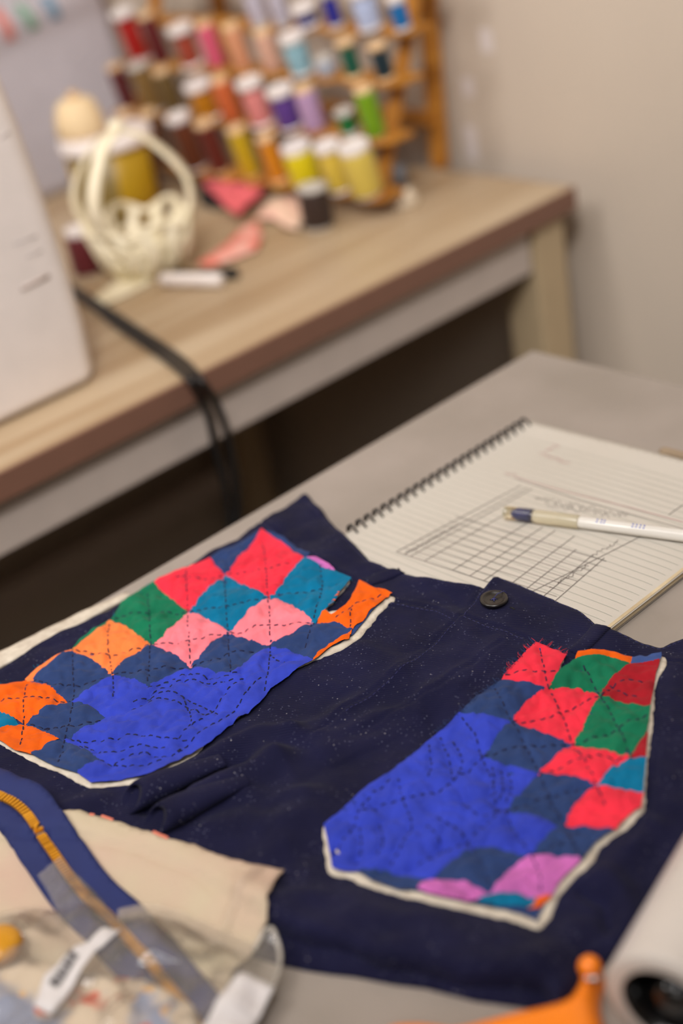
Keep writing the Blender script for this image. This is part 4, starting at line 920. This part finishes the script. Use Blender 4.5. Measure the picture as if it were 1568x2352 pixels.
SP = [
 ((895, -12), (925, 78), 8, 9, 'w', (0, 110, 180), 'bright blue spool, last on the right in the top row of the rack', 3),
 ((825, -30), (848, 92), 12, 14, 'w', (190, 204, 238), 'pale ice-blue spool left of the bright blue one in the top row', 3),
 ((752, -20), (775, 52), 7, 10, 'g', (22, 30, 150), 'royal blue spool between the navy and ice-blue ones in the top row', 3),
 ((688, 8), (708, 70), 11, 14, 'w', (26, 28, 120), 'short navy blue spool with white cap in the top row', 3),
 ((640, -30), (655, 40), 9, 11, 'g', (196, 190, 204), 'lavender grey spool left of the navy one in the top row', 3),
 ((578, -30), (602, 42), 10, 12, 'g', (200, 194, 208), 'pale lilac-grey spool, further left in the top row', 3),
 ((848, 100), (885, 196), 8.5, 10, 'c', (6, 40, 52), 'dark teal spool at the right end of the second row', 2),
 ((780, 92), (815, 182), 8, 11, 'c', (0, 88, 66), 'dark green spool left of the dark teal one', 2),
 ((728, 128), (750, 196), 10, 10, 'g', (176, 184, 200), 'short pale grey-blue spool in the second row', 2),
 ((660, 78), (692, 198), 12, 14, 'w', (146, 190, 204), 'light blue spool with white cap in the second row', 2),
 ((600, 68), (630, 172), 9.5, 9, 'c', (224, 174, 150), 'pale flesh-pink spool in the second row', 2),
 ((525, 55), (562, 166), 10, 10, 'c', (224, 156, 116), 'peach spool in the second row', 2),
 ((465, 50), (503, 152), 9.5, 9, 'c', (224, 92, 122), 'hot pink spool in the second row', 2),
 ((406, 58), (445, 148), 11, 15, 'w', (164, 66, 44), 'rust red spool under a wide white cap in the second row', 2),
 ((350, 30), (380, 122), 10, 10, 'c', (96, 14, 18), 'dark red spool with a wooden end in the second row', 2),
 ((290, 22), (328, 124), 11.5, 15, 'w', (172, 14, 4), 'bright red spool at the left end of the second row', 2),
 ((828, 200), (865, 322), 10, 10, 'c', (116, 160, 0), 'lime green spool at the right end of the third row', 1),
 ((778, 252), (803, 318), 8.5, 11, 'g', (0, 112, 50), 'small emerald green spool beside the lime one', 1),
 ((693, 198), (727, 306), 11, 11, 'c', (190, 154, 194), 'lilac spool in the third row', 1),
 ((634, 200), (668, 308), 13, 15, 'w', (92, 56, 140), 'purple spool with white cap in the third row', 1),
 ((568, 182), (602, 306), 12, 15, 'w', (232, 142, 138), 'salmon pink spool with large white cap in the third row', 1),
 ((500, 178), (538, 276), 11, 10, 'c', (208, 102, 50), 'coral orange spool in the third row', 1),
 ((440, 188), (480, 284), 13, 16, 'w', (192, 122, 0), 'mustard spool with white cap in the third row', 1),
 ((382, 158), (410, 250), 10, 10, 'c', (104, 80, 36), 'dark olive brown spool in the third row', 1),
 ((322, 145), (360, 250), 12, 14, 'g', (130, 98, 48), 'tan brown spool with grey cap in the third row', 1),
 ((276, 150), (302, 245), 9, 9, 'c', (90, 8, 14), 'maroon spool at the left end of the third row', 1),
 ((812, 330), (842, 470), 16, 16, 'w', (218, 192, 84), 'large pale yellow spool at the right end of the bottom row', 0),
 ((740, 328), (783, 436), 12.5, 14, 'w', (224, 192, 70), 'butter yellow spool next to the large pale yellow one', 0),
 ((675, 330), (708, 432), 16, 16, 'w', (228, 208, 0), 'lemon yellow spool behind the dark brown one', 0),
 ((603, 312), (642, 424), 9.5, 11, 'c', (214, 134, 4), 'amber orange spool in the bottom row', 0),
 ((537, 292), (580, 410), 10.5, 11, 'c', (198, 166, 8), 'olive yellow spool in the bottom row', 0),
 ((477, 278), (512, 382), 11, 12, 'c', (96, 28, 10), 'reddish brown spool in the bottom row', 0),
 ((415, 262), (455, 380), 13, 14, 'w', (100, 46, 14), 'brown spool with white cap behind the cream basket', 0),
 ((350, 256), (385, 372), 11, 11, 'c', (88, 48, 22), 'chestnut spool behind the cream basket strap', 0),
 ((300, 256), (330, 365), 11, 11, 'c', (164, 92, 36), 'orange-brown spool at the left end of the bottom row', 0),
]
for s_ in SP: spool(*s_)
for i, (y, c, lab) in enumerate(((1.20, (60, 64, 70), 'charcoal spool at the right end of the highest row of the rack'), (1.30, (40, 60, 46), 'dark green spool on the highest row of the rack'), (1.42, (26, 24, 26), 'black spool on the highest row of the rack'), (1.53, (120, 110, 100), 'grey-brown spool on the highest row, toward the left'))):
    z = rowz[4]
    v = AX @ (np.array((px_x(z)-.02, y, z))-CAM); spool((784+F*v[0]/v[2]-20, 1176-F*v[1]/v[2]-100), (784+F*v[0]/v[2], 1176-F*v[1]/v[2]), 9, 10, 'c', c, lab, 4)
# ------------------------------------------------------------------ things on the sewing table
spool((722, 425), (733, 522), 15.5, 16, 'g', (50, 32, 24), 'dark brown spool standing on the table in front of the rack', 0, False)
spool((160, 522), (205, 628), 15, 14, 'w', (100, 26, 34), 'wine red spool on the table behind the sewing machine', 0, False)
# pebble-like cream tube beside the rack
q = at(928, 470, TZ); bb = thing('bobbin_holder', tuple(q), 'cream and dark grey plastic bobbin holder standing right of the bottom row', 'bobbin')
bm = bmesh.new(); lathe(bm, [(.0001, 0), (.017, 0), (.017, .006), (.013, .014), (.010, .020), (.0001, .020)], 24, None, capped=False); from_bm('base', bm, mat('cream_plastic', (220, 204, 180), .5), bb, local=True)
bm = bmesh.new(); lathe(bm, [(.0001, .02), (.008, .02), (.0085, .045), (.0001, .047)], 20, None, capped=False); from_bm('stem', bm, mat('slate_plastic', (92, 92, 96), .5), bb, local=True)
# fabric scraps
def scrap(pts, m, label, h=.002, amp=.004, s_=40, seed=0, name='fabric_scrap', cr=True):
    W_ = np.array([at(x, y, TZ+h)[:2] for x, y in pts])
    o = sheet(name, W_, .004, lambda P: TZ+h+amp*np.clip(nz(P, s_, seed)+.35, 0, 1)*(1-np.exp(-seg_dist(P, W_)/.01)), m, None, thick=.0009)
    return tag(o, label, 'fabric')
M_pinkf = mat('pink_cotton', (226, 104, 110), .8)
scrap([(466, 408), (520, 418), (580, 416), (612, 424), (596, 448), (566, 470), (546, 492), (522, 478), (496, 450), (470, 426)], M_pinkf, 'plain pink fabric scrap in front of the rack', .016, .01)
scrap([(452, 425), (500, 440), (530, 470), (500, 480), (462, 470)], mat('black_cotton', (28, 24, 26), .8), 'black fabric scrap under the pink one', .003, .008)
scrap([(600, 478), (628, 452), (670, 444), (690, 460), (694, 505), (684, 526), (655, 520), (625, 500), (590, 500)], mat('blush_cotton', (234, 212, 184), .8, var=(228, 170, 156), vscale=26), 'cream and pink fabric scrap left of the dark brown spool', .006, .012, 30)
scrap([(452, 604), (480, 585), (520, 558), (560, 520), (590, 505), (602, 540), (590, 572), (540, 592), (480, 612)], mat('coral_print_cotton', (232, 190, 176), .8, var=(222, 92, 70), vscale=40), 'coral patterned fabric scrap beyond the black marker', .004, .006, 50)
scrap([(618, 440), (665, 418), (672, 430), (640, 446)], mat('green_cotton', (76, 136, 20), .8), 'small green fabric scrap under the amber spool', .003, .004)
# cream basket with straps meeting in a knot
M_ivory = mat('ivory_plastic', (238, 228, 202), .4, var=(226, 214, 180), vscale=30)
bc_ = at(362, 640, TZ)+np.array((.012, .03, 0)); bk = thing('basket', tuple(bc_), 'ivory plastic openwork basket with three straps meeting at the top', 'basket')
bm = bmesh.new()
RT = .056; HB = .058
def ring(r, z, tr, wob=0): tube(bm, [(r*math.cos(a)*(1+wob*math.sin(6*a)), r*math.sin(a)*(1+wob*math.sin(6*a)), z+abs(wob)*.12*math.sin(6*a)) for a in [k*2*math.pi/40 for k in range(41)]], tr, 6, cap=False)
ring(.034, .003, .003); ring(.042, .018, .0026, .03); ring(.050, .036, .0028, .03); ring(RT, HB, .0042, .05)
for k in range(12):
    a = k*math.pi/6
    tube(bm, [(.034*math.cos(a), .034*math.sin(a), .003), (.046*math.cos(a+.16), .046*math.sin(a+.16), .028), (RT*math.cos(a), RT*math.sin(a), HB)], [.0085, .0080, .0062], 8)
lathe(bm, [(.0001, .001), (.034, .001), (.034, .005), (.0001, .005)], 24, None, capped=False)
from_bm('bowl', bm, M_ivory, bk, local=True)
for a, w_ in ((2.30, .055), (-2.85, .03), (-.75, .062)):
    bm = bmesh.new(); pts = smooth_line([(RT*math.cos(a), RT*math.sin(a), HB), ((RT*1.12)*math.cos(a), (RT*1.12)*math.sin(a), HB+.03), ((RT*.95)*math.cos(a), (RT*.95)*math.sin(a), HB+.056), (.028*math.cos(a), .028*math.sin(a), HB+.085), (.002*math.cos(a), .002*math.sin(a), HB+.098)], 6)
    t_ = np.array((-math.sin(a), math.cos(a), 0)); pv = None
    for i, p in enumerate(pts):
        c = [bm.verts.new(p+t_*s1*.0070+np.array((math.cos(a), math.sin(a), 0))*s2*.0032) for s1, s2 in ((-1, -1), (1, -1), (1, 1), (-1, 1))]
        if pv:
            for k in range(4): bm.faces.new((pv[k], pv[(k+1) % 4], c[(k+1) % 4], c[k]))
        else: bm.faces.new(c[::-1])
        pv = c
    bm.faces.new(pv); bmesh.ops.recalc_face_normals(bm, faces=bm.faces[:]); from_bm('strap', bm, M_ivory, bk, False, local=True)
bm = bmesh.new(); bmesh.ops.create_uvsphere(bm, u_segments=16, v_segments=10, radius=.009, matrix=Matrix.Translation((0, 0, HB+.100))); from_bm('knot', bm, M_ivory, bk, local=True)
# ivory tape tail, white marker and black pen on the table
bm = bmesh.new(); W_ = np.array([at(x, y, TZ+.003)[:2] for x, y in [(205, 690), (260, 650), (320, 625), (352, 618), (368, 634), (330, 655), (280, 680), (225, 706)]])
o = sheet('elastic_tape', W_, .004, lambda P: TZ+.003+.002*np.clip(nz(P, 30, 2), 0, 1), M_ivory, None, thick=.0016); tag(o, 'ivory tape tail lying on the table in front of the basket', 'tape')
a = Vector(at(372, 642, TZ+.0075)); b = Vector(at(510, 644, TZ+.0075)); bm = bmesh.new(); tube(bm, [a, a+(b-a)*.02, a+(b-a)*.98, b], [.006, .0075, .0075, .005], 14)
o = from_bm('marker', bm, M_white); tag(o, 'white marker lying on the wood table beside the basket', 'marker')
a = Vector(at(380, 626, TZ+.004)); b = Vector(at(545, 628, TZ+.006)); t = thing('ballpoint_pen', tuple(a), 'slim black pen behind the white marker on the wood table', 'pen')
bm = bmesh.new(); tube(bm, [a, a+(b-a)*.8], [.0026, .003], 10); from_bm('barrel', bm, M_black, t)
bm = bmesh.new(); tube(bm, [a+(b-a)*.76, a+(b-a)*.79, a+(b-a)*.98, b], [.004, .0062, .0062, .004], 12); from_bm('cap', bm, M_black, t)
# tin with white lid, cream cone on top
tc_ = at(302, 520, TZ)+np.array((.015, .035, 0)); can = thing('storage_tin', tuple(tc_), 'mustard yellow tin with a white lid behind the ivory basket', 'tin')
M_tin = mat('mustard_tin', (170, 134, 20), .4); M_tind = mat('brown_tin_print', (74, 46, 28), .45)
bm = bmesh.new(); Rc = .052; Hc = .105
lathe(bm, [(.0001, 0), (Rc-.002, 0), (Rc, .002), (Rc, Hc), (.0001, Hc)], 48, None, capped=False)
for f in bm.faces:
    c = f.calc_center_median(); an = math.degrees(math.atan2(c.y, c.x))
    if -62 < an < 10: f.material_index = 1
    elif an < -120 or an > 170: f.material_index = 2
from_bm('body', bm, [M_tin, M_tind, mat('olive_tin_print', (120, 100, 50), .45)], can, local=True)
bm = bmesh.new(); lathe(bm, [(Rc, Hc-.012), (Rc+.004, Hc-.012), (Rc+.005, Hc-.009), (Rc+.004, Hc+.003), (Rc-.004, Hc+.005), (.0001, Hc+.005)], 48, None, capped=False); from_bm('lid', bm, M_white, can, local=True)
cone = thing('thread_cone', (tc_[0]-.022, tc_[1]+.012, TZ+Hc+.005), 'cream thread cone standing on the lid of the mustard tin', 'thread cone')
bm = bmesh.new(); lathe(bm, [(.0001, 0), (.026, 0), (.030, .004), (.029, .020), (.022, .040), (.014, .044), (.0001, .044)], 32, None, capped=False); from_bm('thread', bm, mat('cream_thread', (226, 200, 158), .7), cone, local=True)
bm = bmesh.new(); lathe(bm, [(.0001, .044), (.007, .044), (.006, .052), (.0001, .052)], 20, None, capped=False); from_bm('cone_tip', bm, M_capc, cone, local=True)
# white board with pinned paper leaning on the back wall
brd = thing('poster_board', (.86, WY-.05, TZ), 'white board with faint coloured strips leaning on the back wall behind the machine', 'board')
bx0, bx1, by, bh_ = .30, 1.10, WY-.085, .52
bm = bmesh.new(); nx_, nz_ = 60, 40; g = []
def bpt(u, v): 
    x = bx0+(bx1-bx0)*u; z = TZ+.002+bh_*v; y = by+.075*v+.004*math.sin(u*17+v*3)+.003*math.sin(v*11+u*4)-.010*math.exp(-((v-.27-.18*u)/.035)**2)
    return (x, y, z)
for j in range(nz_+1): g.append([bm.verts.new(bpt(i/nx_, j/nz_)) for i in range(nx_+1)])
for j in range(nz_):
    for i in range(nx_): bm.faces.new((g[j][i], g[j][i+1], g[j+1][i+1], g[j+1][i]))
bmesh.ops.solidify(bm, geom=bm.faces[:], thickness=.003); from_bm('board', bm, mat('white_board', (236, 230, 236), .5), brd)
for px_, py_, ex, ey, col, nm in ((-12, 20, 18, 92, (206, 130, 122), 'red_strip'), (36, 10, 70, 68, (130, 166, 146), 'green_strip'), (92, -10, 118, 44, (120, 152, 176), 'blue_strip')):
    a = on_plane(px_, py_, (0, by+.035, 0), (0, 1, 0)); b = on_plane(ex, ey, (0, by+.035, 0), (0, 1, 0)); bm = bmesh.new(); pts = []
    for k in range(9):
        p = a+(b-a)*k/8; u = (p[0]-bx0)/(bx1-bx0); v = (p[2]-TZ-.002)/bh_; c = bpt(u, v); pts.append(((c[0]-.008, c[1]-.0035, c[2]), (c[0]+.008, c[1]-.0035, c[2])))
    vv = [[bm.verts.new(q) for q in p] for p in pts]
    for k in range(8): bm.faces.new((vv[k][0], vv[k][1], vv[k+1][1], vv[k+1][0]))
    from_bm(nm, bm, mat(nm, col, .7), brd)
# highlights of the glossy wall, put in as thin pale strips
M_glint = mat('pale_glint', (222, 212, 208), .3)
for x0, y0, x1, y1, lab in ((1080, 290, 1086, 368, 'lowest painted highlight strip on the right wall, nearest the table'), (1072, 178, 1078, 222, 'short painted highlight strip on the right wall above the lowest one'), (1108, 66, 1126, 120, 'highest painted highlight strip on the right wall'), (990, 160, 1000, 226, 'painted highlight strip on the wall just right of the wooden rack')):
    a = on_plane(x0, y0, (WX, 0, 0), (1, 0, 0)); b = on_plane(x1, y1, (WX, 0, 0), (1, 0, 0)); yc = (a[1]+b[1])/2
    t = boxo('glint_strip', (WX-.0006, yc-.009, b[2]), (WX-.0001, yc+.009, a[2]), M_glint, None, 0); tag(t, lab, 'tape', 'painted highlight strips on the right wall')
# dark adapter box on the floor under the sewing table
q = at(60, 1385, .03); bm = bmesh.new(); box(bm, (-.06, -.03, 0), (.06, .03, .05), .008, 3)
ad = from_bm('power_adapter', bm, M_black); ad.location = (min(q[0], 1.1), min(q[1], WY-.06), 0); tag(ad, 'black power adapter on the floor under the wooden table', 'adapter')
